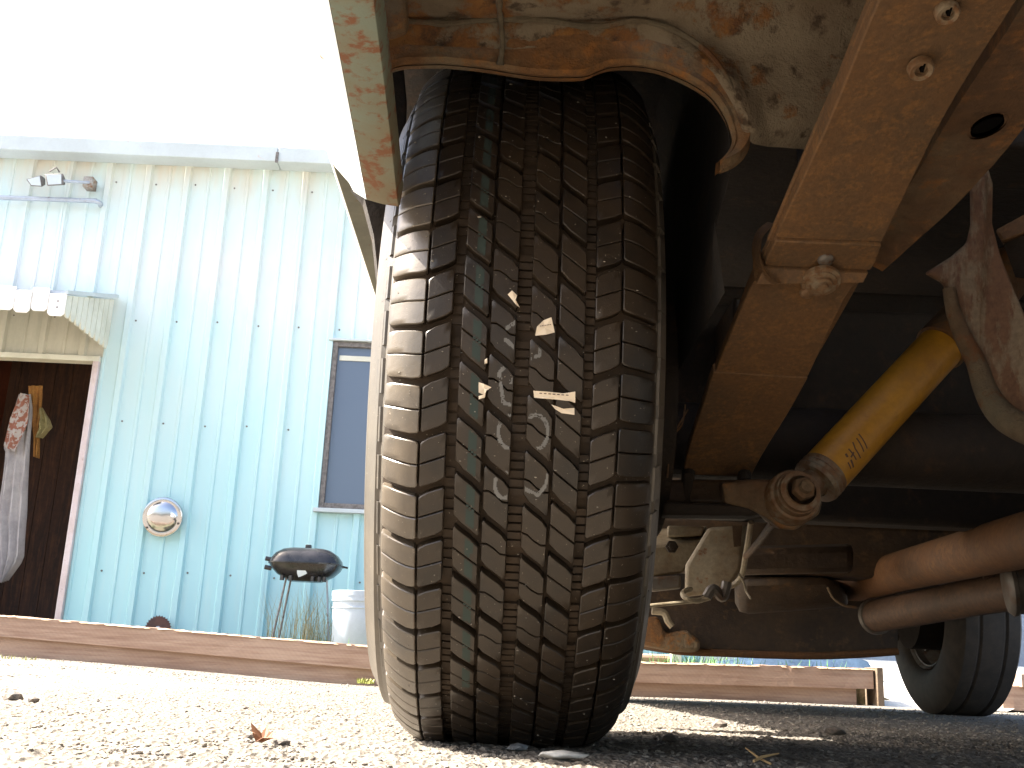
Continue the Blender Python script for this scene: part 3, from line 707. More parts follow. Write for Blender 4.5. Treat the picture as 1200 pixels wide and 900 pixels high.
# carcass: groove floors, shoulders and sidewalls in one turned skin
pr = []
for x in np.linspace(-.106, .106, 29): pr.append((float(x), TR - drop(x) - .0092))
R_side = [(.1085, .3325), (.1100, .3310), (.1110, .3270), (.1135, .3255), (.1155, .318), (.1190, .307), (.1200, .304), (.1205, .303), (.1215, .290), (.1225, .280), (.1222, .262), (.1190, .246), (.1150, .232), (.1145, .229), (.108, .214), (.100, .204), (.094, .203)]
R_side = [(x if x < .111 else .111 + (x - .111) * 1.6, r) for x, r in R_side]
R_right = [(x if x < .111 else .111 + (x - .111) / 1.6 * 1.05, r) for x, r in R_side]
prof_t = [(-x, r) for x, r in R_side[::-1]] + pr + R_right
tyre = MB().lathe(prof_t, (TX, TY, TZ), (1, 0, 0), 160).build('tyre', M['rubber_floor'], wheel, origin=(TX, TY, TZ), smooth=True)
tyre.data.materials.append(M['rubber_side'])
for v in tyre.data.vertices:                       # the loaded sidewall bulges near the ground
    a_ = math.atan2(-v.co.z, -v.co.y) if True else 0
    dd_ = abs(math.atan2(-v.co.y, -v.co.z))
    if abs(v.co.x) > .111: v.co.x *= 1 + .05 * math.exp(-(dd_ / .8) ** 2)
for p in tyre.data.polygons:
    if abs(p.center.x) > .1075: p.material_index = 1
NP = 52; SP = 2 * math.pi * TR / NP
def tyre_pt(x, s, lift):
    """x across, s along the tread (up on the side facing -Y), lift from the tread surface"""
    r = TR - drop(x) + lift; a = s / TR
    return Vector((x, -r * math.cos(a), r * math.sin(a)))
def patch(m, xs, lo, hi, depth=.0085, nt_=4, inset=.0009, rnd=None):
    """raised piece over x samples xs, between curves lo(x) and hi(x)"""
    n = len(xs)
    def P(i, j, inn, lift):
        x = xs[i]; a, b = lo(x), hi(x)
        if inn:
            if i == 0: x += inset
            if i == n - 1: x -= inset
            a, b = lo(x) + inset, hi(x) - inset
        s_ = a + (b - a) * j / nt_
        if rnd and i in (0, n - 1):               # rounded outer corners
            e = j if rnd == 'lo' else nt_ - j
            if e == 0: x += .0014 * (1 if i == 0 else -1); s_ += .0007 * (1 if rnd == 'lo' else -1)
            if e == 1: s_ += ((b - a) / nt_ - .0022) * (-1 if rnd == 'lo' else 1)
        return tyre_pt(x, s_, lift)
    top = [[P(i, j, True, 0) for j in range(nt_ + 1)] for i in range(n)]
    ring = [(i, 0) for i in range(n)] + [(n - 1, j) for j in range(1, nt_ + 1)] + [(i, nt_) for i in range(n - 2, -1, -1)] + [(0, j) for j in range(nt_ - 1, 0, -1)]
    vs = [v for r in top for v in r]; K = nt_ + 1
    fs = [(i * K + j, (i + 1) * K + j, (i + 1) * K + j + 1, i * K + j + 1) for i in range(n - 1) for j in range(nt_)]
    b0 = len(vs); vs += [P(i, j, False, -.0008) for i, j in ring]; b1 = len(vs); vs += [P(i, j, False, -depth - .001) for i, j in ring]
    L = len(ring)
    for q in range(L):
        r_ = (q + 1) % L
        ti, tj = ring[q][0] * K + ring[q][1], ring[r_][0] * K + ring[r_][1]
        fs.append((ti, tj, b0 + r_, b0 + q)[::-1]); fs.append((b0 + q, b0 + r_, b1 + r_, b1 + q)[::-1])
    m.add(vs, fs)
def S(y): return (330 - y) * .000221
G = .0072; g2 = .0009
cols = []
def slant(xl, ytop, slope):                       # top edge of a block at its left side, slope along x
    s0 = S(ytop) - G * .3
    return lambda x: s0 + slope * (x - xl)
def add_col(xs, top, sipe_frac, kind, gap=None):
    gap = gap or (G if abs(xs[0] + xs[-1]) < .1 else .0062)
    cols.append((xs, top, sipe_frac, kind, gap))
add_col([-.1085, -.104, -.099, -.093, -.086, -.0785], lambda x: S(283) + .10 * max(0, -x - .085), .5, 'plain', .0054)
add_col([-.0767, -.070, -.063, -.0565], slant(-.0767, 272, .40), .5, 'plain')
add_col([-.0485, -.042, -.035, -.0280], slant(-.0485, 178, -.74), .5, 'plain')
add_col([-.0258, -.0215, -.016, -.0105, -.0056], slant(-.0258, 148, -.76), .5, 'zleft')
add_col([.0056, .0105, .016, .0215, .0258], slant(.0056, 287, -.80), .5, 'zright')
add_col([.0280, .035, .042, .0485], slant(.028, 272, -.78), .5, 'plain')
add_col([.0565, .063, .070, .0767], slant(.0565, 237, .38), .5, 'plain')
add_col([.0785, .086, .093, .099, .104, .1085], lambda x: S(203) - .12 * (x - .0785), .5, 'plain', .0054)
def block_mesh(ci):
    xs_, top, fr, kind, gap = cols[ci]
    m = MB()
    lo = lambda x: top(x) - SP + gap
    mid = lambda x: (top(x) + lo(x)) / 2
    if kind == 'zleft':                           # a bent slit running in from the left
        mx = (xs_[0] + xs_[-1]) / 2
        mid = lambda x: (top(mx) + lo(mx)) / 2 + .006 - .9 * min(max(x - xs_[0] - .006, 0), .010)
    if kind == 'zright':
        mx = (xs_[0] + xs_[-1]) / 2
        mid = lambda x: (top(mx) + lo(mx)) / 2 + .004 - .95 * min(max(x - xs_[0] - .003, 0), .011)
    patch(m, xs_, lo, lambda x: mid(x) - g2 / 2, inset=.0006 if kind[0] == 'z' else .0008, rnd='lo')
    patch(m, xs_, lambda x: mid(x) + g2 / 2, top, inset=.0006 if kind[0] == 'z' else .0008, rnd='hi')
    return m
counter = 0; rest = MB()
proto = {}
placed = []
for ci in range(8):
    bmz = block_mesh(ci)
    for k in range(NP):
        ang = 2 * math.pi * k / NP; a = (ang + math.pi) % (2 * math.pi) - math.pi    # 0 = facing the camera, + = up
        placed.append((abs(a - rad(-2)), ci, k, ang))
placed.sort()
for rank, (d, ci, k, ang) in enumerate(placed):
    if rank < 296:
        if ci not in proto:
            o = block_mesh(ci).build('tread_block', M['rubber_sunlit'] if ci == 0 else M['rubber'], wheel, origin=(0, 0, 0), smooth=True); proto[ci] = o.data
            o.location = (0, 0, 0)
        else:
            o = bpy.data.objects.new('tread_block', proto[ci]); C.objects.link(o); o.parent = wheel
        o.rotation_euler = (-ang, 0, 0)
        # slight wear: blocks are not all equally proud
    else:
        mm = block_mesh(ci); Rm = Matrix.Rotation(-ang, 3, 'X')
        rest.add([Rm @ v for v in mm.v], mm.f)
o = obj('tread_block', [v + W[wheel.name] for v in rest.v], rest.f, M['rubber'], wheel, smooth=True); tag(o, kind='stuff')
# small tie bars across the straight grooves
m = MB()
def to_world(v, ang=0): return Matrix.Rotation(-ang, 3, 'X') @ v + Vector((TX, TY, TZ))
for (x0, x1, dep, stp) in ((-.0054, .0054, .0060, .0074), (.0488, .0563, .0058, .0074), (-.0563, -.0488, .0074, .0088)):
    n_ = int(2 * math.pi * TR / stp)
    for k in range(n_):
        a = 2 * math.pi * k / n_
        if k % 6 == 5: continue
        q_ = [tyre_pt(x0, 0, -dep), tyre_pt(x1, 0, -dep), tyre_pt(x1, stp * .74, -dep), tyre_pt(x0, stp * .74, -dep)]
        q2 = [tyre_pt(x0, 0, -.009), tyre_pt(x1, 0, -.009), tyre_pt(x1, stp * .74, -.009), tyre_pt(x0, stp * .74, -.009)]
        m.hexa([to_world(v, a) for v in q_], [to_world(v, a) for v in q2])
o = m.build('groove_bar', M['rubber_floor'], wheel); tag(o, kind='stuff')
# buttress lugs round the outer shoulder
for sx in (-1, 1):
    m = MB()
    for k in range(NP):
        a0 = 2 * math.pi * (k + .08) / NP; a1 = 2 * math.pi * (k + .80) / NP
        for (ra, rb, xa, xb) in ((.3290, .3185, .1130, .1185),):
            q_ = []; q2 = []
            for (r, a, x) in ((ra, a0, xa), (ra, a1, xa), (rb, a1, xb), (rb, a0, xb)):
                q_.append(Vector((TX + sx * x, TY - r * math.cos(a), TZ + r * math.sin(a)))); q2.append(Vector((TX + sx * (x - .012), TY - r * math.cos(a), TZ + r * math.sin(a))))
            m.hexa(q_, q2)
    o = m.build('shoulder_lug', M['rubber_side'], wheel); tag(o, kind='stuff')

# faded stamp and paint line, laid only where a block carries them
def on_block(x, s):
    for ci, (xs_, top, fr, kind, gap) in enumerate(cols):
        if xs_[0] + .0009 < x < xs_[-1] - .0009:
            t = top(x); d = (t - s) % SP
            if not (.001 < d < SP - gap - .001): return False
            return abs(d - (SP - gap) / 2) > .0008 or kind != 'plain'
    return False
def px2tyre(px, py):
    """where the ray through a photo point meets the tread: (x across, s along)"""
    d = (A(px, py, 1) - Vector((0, 0, H))); o_ = Vector((0, 0, H)) - Vector((0, TY, TZ))
    lo_, hi_ = .6, 1.2
    a = d.y ** 2 + d.z ** 2; b = 2 * (o_.y * d.y + o_.z * d.z); c = o_.y ** 2 + o_.z ** 2 - (TR - .001) ** 2
    t = (-b - math.sqrt(b * b - 4 * a * c)) / (2 * a); p = o_ + d * t
    return p.x - TX, TR * math.atan2(p.z, -p.y)
def stamp(strokes, wid, name, mat, cell=.0011, keep=.75, seed=1):
    rs = random.Random(seed); cells = set()
    for st in strokes:
        P_ = [px2tyre(*p) for p in st]
        for (x0, s0), (x1, s1) in zip(P_, P_[1:]):
            L = math.hypot(x1 - x0, s1 - s0); n_ = max(1, int(L / (cell * .5)))
            for i in range(n_ + 1):
                cx_, cs_ = x0 + (x1 - x0) * i / n_, s0 + (s1 - s0) * i / n_
                r = int(wid / 2 / cell) + 1
                for a in range(-r, r + 1):
                    for b in range(-r, r + 1):
                        if math.hypot(a, b) * cell <= wid / 2: cells.add((round(cx_ / cell) + a, round(cs_ / cell) + b))
    m = MB()
    for (a, b) in sorted(cells):
        x, s = a * cell, b * cell
        if noise.noise(Vector((x * 260, s * 260, seed))) + rs.uniform(-.35, .35) > keep - .4: continue
        h = cell * .5
        if all(on_block(x + dx * h, s + dy * h) for dx in (-1, 1) for dy in (-1, 1)):
            m.add([to_world(tyre_pt(x + dx * h, s + dy * h, .00022)) for dx, dy in ((-1, -1), (1, -1), (1, 1), (-1, 1))], [(0, 1, 2, 3)])
    return m.build(name, mat, wheel)
def ring(cx_, cy_, rx, ry, a0=0, a1=360, n_=20): return [(cx_ + rx * math.cos(rad(a0 + (a1 - a0) * i / n_)), cy_ - ry * math.sin(rad(a0 + (a1 - a0) * i / n_))) for i in range(n_ + 1)]
stamp([ring(597, 506, 13, 19, 60, 300), ring(628, 506, 14, 20, -120, 120), ring(606, 492, 10, 5, 0, 180), ring(590, 568, 10, 15, 30, 330),
       ring(594, 440, 9, 9, -60, 210), [(586, 445), (590, 472), (597, 474)], [(600, 556), (614, 572), (630, 580), (640, 568), (642, 556)],
       [(592, 398), (606, 410), (622, 421)], [(627, 396), (633, 396), (632, 418), (628, 418)], [(594, 385), (604, 378)]], .0026, 'size_stamp', M['chalk'], .0008, .85, 3)
line = [px2tyre(562, 250), px2tyre(548, 780)]
m = MB(); s = -.36
rs = random.Random(9)
while s < .36:
    x = -.0362 - .0012 * math.sin(s * 3)
    for j in range(3):
        xx = x + (j - 1) * .0022
        if on_block(xx - .001, s) and on_block(xx + .001, s + .0015) and noise.noise(Vector((s * 30, 2, j))) > -.42:
            m.add([to_world(tyre_pt(xx + dx * .0011, s + dy, .00018)) for dx, dy in ((-1, 0), (1, 0), (1, .0018), (-1, .0018))], [(0, 1, 2, 3)])
    s += .0018
m.build('paint_line', M['teal'], wheel)
# torn label scraps
def scrap(pts, lift=.0008, printed=False):
    P_ = [px2tyre(*p) for p in pts]; cx_ = sum(p[0] for p in P_) / len(P_); cs_ = sum(p[1] for p in P_) / len(P_)
    top = [to_world(tyre_pt(x, s_, lift + .0012 * (i % 2))) for i, (x, s_) in enumerate(P_)]
    m = MB(); n_ = len(top); c_ = to_world(tyre_pt(cx_, cs_, lift + .0005)); bk_ = [v + Vector((0, .0004, 0)) for v in top]
    vs = top + [c_] + bk_ + [c_ + Vector((0, .0004, 0))]
    fs = [(i, (i + 1) % n_, n_) for i in range(n_)] + [((i + 1) % n_ + n_ + 1, i + n_ + 1, 2 * n_ + 1) for i in range(n_)] + [(i, (i + 1) % n_, (i + 1) % n_ + n_ + 1, i + n_ + 1) for i in range(n_)]
    m.add(vs, fs)
    return m.build('label_scrap', M['paper'], wheel)
scrap([(627, 394), (629, 384), (637, 376), (646, 373), (650, 390), (640, 393)], .0012)
scrap([(625, 458), (640, 459), (660, 461), (674, 459), (674, 472), (668, 470), (650, 468), (636, 467), (626, 466)], .0012)
scrap([(646, 474), (660, 479), (673, 478), (673, 486), (658, 484), (650, 479)], .0012)
scrap([(561, 448), (567, 450), (576, 454), (570, 458), (568, 463), (561, 460)], .0012)
scrap([(561, 464), (569, 462), (568, 466), (561, 468)], .0012)
scrap([(595, 346), (600, 342), (606, 347), (604, 353), (609, 361), (605, 359), (600, 352)], .0012)
scrap([(568, 422), (571, 420), (571, 426), (568, 427)], .0012)
m = MB()
for (a, b) in (((632, 461.5), (668, 464)), ((633, 384), (646, 382))):
    P_ = [px2tyre(*a), px2tyre(*b)]
    for i in range(7):
        t0, t1 = i / 7, (i + .6) / 7
        (x0, s0), (x1, s1) = [(P_[0][0] + (P_[1][0] - P_[0][0]) * t, P_[0][1] + (P_[1][1] - P_[0][1]) * t) for t in (t0, t1)]
        m.add([to_world(tyre_pt(x0, s0, .0030)), to_world(tyre_pt(x1, s1, .0030)), to_world(tyre_pt(x1, s1 + .0007, .0030)), to_world(tyre_pt(x0, s0 + .0007, .0030))], [(0, 1, 2, 3)])
m.build('faint_print', M['ink'], wheel)
# grit caught in the tread
m = MB(); rs = random.Random(21)
for _ in range(420):
    x = rs.uniform(-.104, .104); s_ = rs.uniform(-.5, .38); r = rs.uniform(.0003, .0009) if rs.random() < .93 else rs.uniform(.001, .0017)
    pv, pf = rock_verts(r, rs); c_ = to_world(tyre_pt(x, s_, 0 if on_block(x, s_) else -.007))
    m.add([v + c_ for v in pv], pf)
o = m.build('caught_grit', M['stone_l'], wheel); tag(o, kind='stuff')

# ---- wheelhouse lip over the tyre
lipY = .80
lip_px = [(446, 82), (458, 77), (472, 73), (495, 72), (520, 72), (545, 74), (570, 77), (600, 82), (630, 86), (655, 87), (675, 87), (690, 85), (704, 79), (718, 75), (735, 74), (755, 75), (775, 79), (795, 87), (815, 97), (833, 110), (846, 127), (854, 144), (858, 160), (856, 172), (849, 182), (839, 190)]
lip = spline([A(x, y, lipY) for x, y in lip_px], 3)
def outward(i, P_):
    t = (P_[min(i + 1, len(P_) - 1)] - P_[max(i - 1, 0)]).normalized(); return Vector((-t.z, 0, t.x))
rowsL = [[], [], [], [], [], [], []]
for i, p in enumerate(lip):
    o_ = outward(i, lip); u_ = i / (len(lip) - 1)
    wd = interp([(0, .036), (.45, .036), (.62, .030), (.8, .020), (.93, .009), (1, .003)], u_)[0]
    nz = .0016 * noise.noise(p * 45) + .0010 * noise.noise(p * 140)
    rowsL[0].append(p + Vector((0, .018, 0)) + o_ * .004)
    rowsL[1].append(p + Vector((0, .002, 0)) + o_ * (nz * .4))
    rowsL[2].append(p + o_ * .0025 + Vector((0, -.003, 0)))
    rowsL[3].append(p + o_ * (wd * .30 + nz) + Vector((0, -.002 + nz, 0)))
    rowsL[4].append(p + o_ * (wd * .65 + nz) + Vector((0, -.006 + nz, 0)))
    rowsL[5].append(p + o_ * wd + Vector((0, -.008, 0)))
    rowsL[6].append(p + o_ * (wd + .004) + Vector((0, .010, 0)))
grid_surface(rowsL).build('arch_lip', M['rust'], truck, origin=(.0, lipY, .56), smooth=True)
# weld bead / seam running up from the lip
m = MB(); sp = spline([A(x, y, yy) for x, y, yy in ((586, 76, .793), (588, 62, .789), (589, 50, .786), (588, 38, .780), (587, 24, .776), (585, 8, .758), (586, -20, .74))], 4)
m.tube(sp, [.0018 + .0024 * abs(noise.noise(p * 90)) for p in sp], 8); m.build('weld_seam', M['under'], truck, smooth=True)
# splash panel: from the lip up and back over the camera, lumpy undercoat
def splash():
    KX = 110; rows = []
    def base(x):
        return interp([(440, 60), (470, 52), (600, 58), (700, 50), (760, 46), (800, 58), (835, 84), (858, 120), (868, 150), (880, 168), (900, 172), (920, 173), (940, 175), (975, 178), (1060, 185)], x)[0]
    prof_r = [(0.0, .812), (.16, .797), (.30, .790), (.42, .778), (.55, .765), (1.0, .70)]
    for i in range(40):
        t = i / 39; row = []
        for j in range(KX + 1):
            x = 440 + 640 * j / KX; yb = base(x); y = yb + (-190 - yb) * t
            Yd = interp([(-190, .665), (-60, .715), (0, .752), (14, .768), (24, .785), (34, .789), (48, .795), (200, .800)], y)[0]
            if x > 700:                           # the far right bulges smoothly without the crease
                kx = min(1, (x - 700) / 160); Yd = Yd * (1 - kx) + kx * interp([(-190, .68), (0, .76), (60, .785), (120, .79), (150, .80), (185, .835)], y)[0]
            r = math.hypot((x - 760), (y - 175) * 1.0)
            Yd -= .014 * math.exp(-((r - 122) / 16) ** 2) * (1 if x > 760 else 0) * min(1, max(0, (x - 760) / 60))
            p = A(x, y, Yd)
            Yd2 = Yd + .0035 * noise.noise(p * 22) + .0018 * noise.noise(p * 70) + .0009 * noise.noise(p * 190)
            row.append(A(x, y, Yd2))
        rows.append(row)
    # carry on over the camera as a floor pan
    last = rows[-1]
    for (yy, zz) in ((.55, .66), (.3, .68), (0, .69), (-.35, .69)):
        rows.append([Vector((p.x * (1.1 if yy > .4 else 1.25), yy, zz + .004 * noise.noise(Vector((p.x * 9, yy * 9, 0))))) for p in last])
    return rows
spl = splash()
def splash_mat():
    m, nt, b = newmat('scabby_splash_panel'); v = pos(nt); sx = N(nt, 'ShaderNodeSeparateXYZ'); nt.links.new(v, sx.inputs[0])
    mr = N(nt, 'ShaderNodeMapRange', interpolation_type='SMOOTHSTEP'); mr.inputs[1].default_value = .16; mr.inputs[2].default_value = .02; nt.links.new(sx.outputs[0], mr.inputs[0])
    n1 = N(nt, 'ShaderNodeTexNoise'); n1.inputs['Scale'].default_value = 16; n1.inputs['Detail'].default_value = 9; n1.inputs['Roughness'].default_value = .68; nt.links.new(v, n1.inputs['Vector'])
    th = mathn(nt, 'ADD', n1.outputs['Fac'], mathn(nt, 'MULTIPLY', mr.outputs[0], .085))
    ms = N(nt, 'ShaderNodeMapRange'); ms.inputs[1].default_value = .57; ms.inputs[2].default_value = .63; nt.links.new(th, ms.inputs[0])
    grey = mixc(nt, noise_f(nt, v, 7, 8, .4, .62), (.185, .145, .095), (.105, .068, .036))
    grey = mixc(nt, noise_f(nt, v, 55, 6, .56, .66), grey, (.05, .030, .014))
    rust = mixc(nt, noise_f(nt, v, 40, 7, .4, .6, rough=.7), (.13, .050, .013), (.21, .092, .020))
    rust = mixc(nt, noise_f(nt, v, 24, 7, .52, .64, rough=.7), rust, (.035, .017, .008))
    nt.links.new(mixc(nt, ms.outputs[0], grey, rust), b.inputs['Base Color']); b.inputs['Roughness'].default_value = .85
    p = bump(nt, b, ms.outputs[0], .6, .002); p = bump(nt, b, noise_f(nt, v, 130, 7, .2, .8, rough=.7), .7, .003, prev=p)
    bump(nt, b, noise_f(nt, v, 500, 4, .2, .8), .5, .001, prev=p)
    return m
grid_surface(spl).build('splash_panel', splash_mat(), truck, origin=(.1, .75, .6), smooth=True)
# rust scab patch under the seam on the upper left: separate flaking sheet edge
m = MB(); sl_ = spline([A(x, y, yy) for x, y, yy in ((470, 24, .780), (500, 26, .780), (530, 27, .781), (560, 24, .781), (600, 22, .780), (640, 24, .780), (680, 30, .782), (710, 30, .780), (740, 24, .776), (770, 28, .776), (800, 40, .775), (830, 62, .774), (850, 88, .775), (864, 118, .780))], 5)
m.tube(sl_, [.0022 + .0022 * abs(noise.noise(p * 70)) for p in sl_], 8); m.build('sealer_bead', M['under'], truck, smooth=True)
# tub around the tyre (dark)
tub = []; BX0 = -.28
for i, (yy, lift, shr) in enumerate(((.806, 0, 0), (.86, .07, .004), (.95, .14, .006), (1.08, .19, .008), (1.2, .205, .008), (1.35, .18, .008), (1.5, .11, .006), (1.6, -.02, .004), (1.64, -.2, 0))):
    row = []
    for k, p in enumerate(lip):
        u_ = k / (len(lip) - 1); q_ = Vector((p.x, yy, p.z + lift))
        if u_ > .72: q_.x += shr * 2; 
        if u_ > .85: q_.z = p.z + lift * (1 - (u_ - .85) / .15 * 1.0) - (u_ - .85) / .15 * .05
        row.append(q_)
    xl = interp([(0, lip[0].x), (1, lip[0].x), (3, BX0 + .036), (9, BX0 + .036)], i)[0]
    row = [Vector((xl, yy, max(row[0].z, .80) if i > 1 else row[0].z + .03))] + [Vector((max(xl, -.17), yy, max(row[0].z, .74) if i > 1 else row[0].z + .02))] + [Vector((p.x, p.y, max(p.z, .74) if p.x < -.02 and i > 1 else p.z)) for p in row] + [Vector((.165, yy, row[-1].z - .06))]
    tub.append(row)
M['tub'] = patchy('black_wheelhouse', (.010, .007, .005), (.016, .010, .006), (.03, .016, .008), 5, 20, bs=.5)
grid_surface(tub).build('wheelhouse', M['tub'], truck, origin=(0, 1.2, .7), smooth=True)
# inner plate beside the shoulder, upper left
MB().prism([A(451, 78, 1.0), A(474, 76, 1.0), A(478, 120, 1.0), A(476, 170, 1.0), A(471, 212, 1.0), A(452, 236, 1.0), A(440, 200, 1.0)], (-.02, .05, 0)).build('inner_fender', M['dark'], truck, bevel=.003)
MB().prism([A(x, y, .99) for x, y in ((413, 214), (434, 234), (458, 236), (454, 262), (448, 300), (443, 322), (438, 275), (427, 232))], (-.004, .02, 0)).build('inner_fender', M['dark'], truck)
# ---- quarter panel end behind the wheel (nearest, upper left)
def quarter():
    # stations towards the rear: inner flange edge, outer flange edge, bulge, waist
    tip = [A(468, 241, .80), A(430, 234, .80), A(409, 214, .885), A(384, 178, 1.0)]
    mid_ = [A(455, 120, .665), A(409, 120, .665), A(372, 90, .70), A(330, 40, .74)]
    up_ = [A(440, 0, .54), A(386, 0, .54), A(345, -30, .57), A(290, -80, .60)]
    end = [u + (u - m_) * 1.2 for u, m_ in zip(up_, mid_)]
    end2 = [u + (u - m_) * 3.4 for u, m_ in zip(up_, mid_)]
    st = []
    for a in (tip, mid_, up_, end, end2): st.append([Vector(p) for p in a])
    return st
st = quarter()
def dense(col, n=8): return spline(col, n)
c0, c1, c2, c3 = [dense([s_[k] for s_ in st]) for k in range(4)]
rf = []
for i in range(len(c0)):
    a, b = c0[i], c1[i]; j = .0012 * noise.noise(a * 60)
    rf.append([a + Vector((.002, 0, .018)), a + Vector((j, 0, .001)), a.lerp(b, .04) + Vector((0, 0, -.001)), a.lerp(b, .5) + Vector((0, 0, -.002 + j)), b + Vector((0, 0, .0))])
grid_surface(rf).build('fender_flange', M['flange'], truck, origin=st[0][0], smooth=True)
ro = []
for i in range(len(c1)):
    b, c_, d_ = c1[i], c2[i], c3[i]
    pts_ = [b + Vector((-.0005, 0, .0002)), b.lerp(c_, .5) + Vector((-.003, 0, -.001)), c_, c_.lerp(d_, .5) + Vector((-.003, 0, 0)), d_, d_ + Vector((-.012, .01, .06)), d_ + Vector((-.02, .02, .2)), d_ + Vector((.0, .02, .55))]
    ro.append(pts_)
grid_surface(ro).build('quarter_panel', M['body'], truck, origin=st[0][3], smooth=True)
# rust spots on it are pits: small rivets of rust
m = MB()
for (px, py, yy) in ((388, 97, .70), (396, 111, .69), (387, 126, .73), (395, 148, .74), (407, 163, .75), (403, 178, .80), (418, 208, .82), (392, 163, .80)):
    pass
# outline bracket near the top left
MB().prism([A(442, -20, .72), A(474, -20, .72), A(477, 20, .72), A(474, 30, .72), (A(460, 35, .72)), A(445, 37, .72)], (0, .02, .004)).build('bumper_bracket', M['rust'], truck, bevel=.003)
# ---- body side beyond the wheel opening
BX = -.28; BZ = A(440, 345, 1.0).z - H
kk = A(410, 256, 1.0); ratio = (kk.z - H) / -(kk.x)                        # measured slope of the body's lower edge line
BZ = H + ratio * -BX
side = []
ysd = np.linspace(.95, 4.6, 30)
prof_s = [(0, 0), (-.006, .012), (-.012, .06), (-.02, .2), (-.018, .5), (.02, .62)]
for y in ysd: side.append([Vector((BX + a, y, BZ + b)) for a, b in prof_s])
grid_surface(side, .002, (1, 0, 0)).build('side_panel', M['body'], truck, origin=(BX, 2, BZ), smooth=True)
MB().hexa([(BX + .002, 1.0, BZ - .001), (BX + .030, 1.0, BZ + .002), (BX + .030, 4.6, BZ + .002), (BX + .002, 4.6, BZ - .001)], [(BX + .002, 1.0, BZ + .012), (BX + .030, 1.0, BZ + .014), (BX + .030, 4.6, BZ + .014), (BX + .002, 4.6, BZ + .012)]).build('side_flange', M['flange2'], truck)
MB().box((BX + .031, 1.0, BZ + .003), (BX + .035, 4.6, BZ + .3)).build('inner_sill', M['dark'], truck)
MB().box((BX + .04, 1.66, .80), (.2, 1.70, .90)).build('wheelhouse_end', M['dark'], truck)
# deck over everything, right side, nose
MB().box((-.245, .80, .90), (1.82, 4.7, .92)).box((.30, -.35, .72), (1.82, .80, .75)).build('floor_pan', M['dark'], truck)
MB().box((1.82, -.35, .48), (1.84, 4.7, 1.3)).build('side_panel', M['body'], truck)  # unseen right side, lower edge brought down to keep sky light out
MB().hexa([(-.24, 4.66, .42), (1.84, 4.66, .42), (1.84, 4.70, .42), (-.24, 4.70, .42)], [(-.22, 4.62, 1.12), (1.82, 4.62, 1.12), (1.82, 4.70, 1.12), (-.22, 4.70, 1.12)]).build('grille_panel', M['body'], truck)
MB().box((-.24, 4.72, .42), (1.84, 4.86, .60)).build('front_bumper', M['steel'], truck, bevel=.02)
MB().hexa([(-.2, 3.3, 1.14), (1.8, 3.3, 1.14), (1.8, 4.68, 1.10), (-.2, 4.68, 1.10)], [(-.2, 3.3, 1.18), (1.8, 3.3, 1.18), (1.8, 4.68, 1.12), (-.2, 4.68, 1.12)]).build('bonnet', M['body'], truck, bevel=.01)
MB().hexa([(-.2, 1.9, 1.2), (1.8, 1.9, 1.2), (1.8, 3.3, 1.2), (-.2, 3.3, 1.2)], [(-.05, 2.0, 1.78), (1.65, 2.0, 1.78), (1.65, 2.8, 1.78), (-.05, 2.8, 1.78)]).build('cab', M['body'], truck, bevel=.03)
MB().box((-.15, -.36, .72), (1.84, -.33, 1.25)).build('tailgate', M['body'], truck)
MB().box((-.16, -.52, .33), (1.84, -.40, .56)).build('sky_block_bumper', M['steel'], truck, bevel=.02)  # unseen bumper, hung low to block sky light from behind
MB().box((-.10, -.40, .44), (1.80, -.37, .74)).build('sky_block_panel', M['dark'], truck, bevel=.005)  # unseen rear panel, brought down to block the sky as well
# floor cross ribs seen up between the parts
for y in (1.9, 2.5, 3.1):
    MB().box((-.18, y, .70), (1.8, y + .08, .79)).build('floor_rib', M['dark'], truck, bevel=.01)
# ---- frame rail with an oval hole, kicked up over the axle
fr = MB()
bot = [(A(1235, -60, .52), A(1330, -60, .52)), (A(1190, 20, .60), A(1285, 20, .60)), (A(1118, 130, .70), A(1215, 130, .70)), (A(1060, 225, .80), A(1128, 232, .80)), (A(1000, 300, .90), A(1034, 318, .90))]
rowsF = []
for l_, r_ in bot: rowsF.append([l_, l_.lerp(r_, .33), l_.lerp(r_, .66), r_])
hole_c = A(1157, 146, .70)
def rail_pt(u_, v_):
    rr = [spline([row[k] for row in rowsF], 10) for k in (0, 3)]
    return rr[0], rr[1]
L0, R0 = rail_pt(0, 0)
n_ = len(L0); rr = []
for i in range(n_):
    rr.append([L0[i].lerp(R0[i], k / 12) + Vector((0, 0, .0012 * noise.noise(L0[i].lerp(R0[i], k / 12) * 60))) for k in range(13)])
rmesh = grid_surface(rr)
# faces inside the hole outline
def inhole(c_): d_ = c_ - hole_c; return (d_.x / .0145) ** 2 + (d_.y / .013) ** 2 < 1 and abs(d_.z) < .05
hc_f = [f for f in rmesh.f if inhole(sum((rmesh.v[i] for i in f), Vector()) / 4)]
side_v = [L0[i] + Vector((0, 0, .12)) for i in range(n_)]; side_r = [R0[i] + Vector((0, 0, .12)) for i in range(n_)]
rail = grid_surface(rr).build('frame_rail', M['frame'], truck, origin=(.33, .7, .47), smooth=True)
grid_surface([[L0[i] for i in range(n_)], side_v]).build('rail_web', M['frame'], truck)
grid_surface([[R0[i] for i in range(n_)], side_r]).build('rail_web', M['frame'], truck)
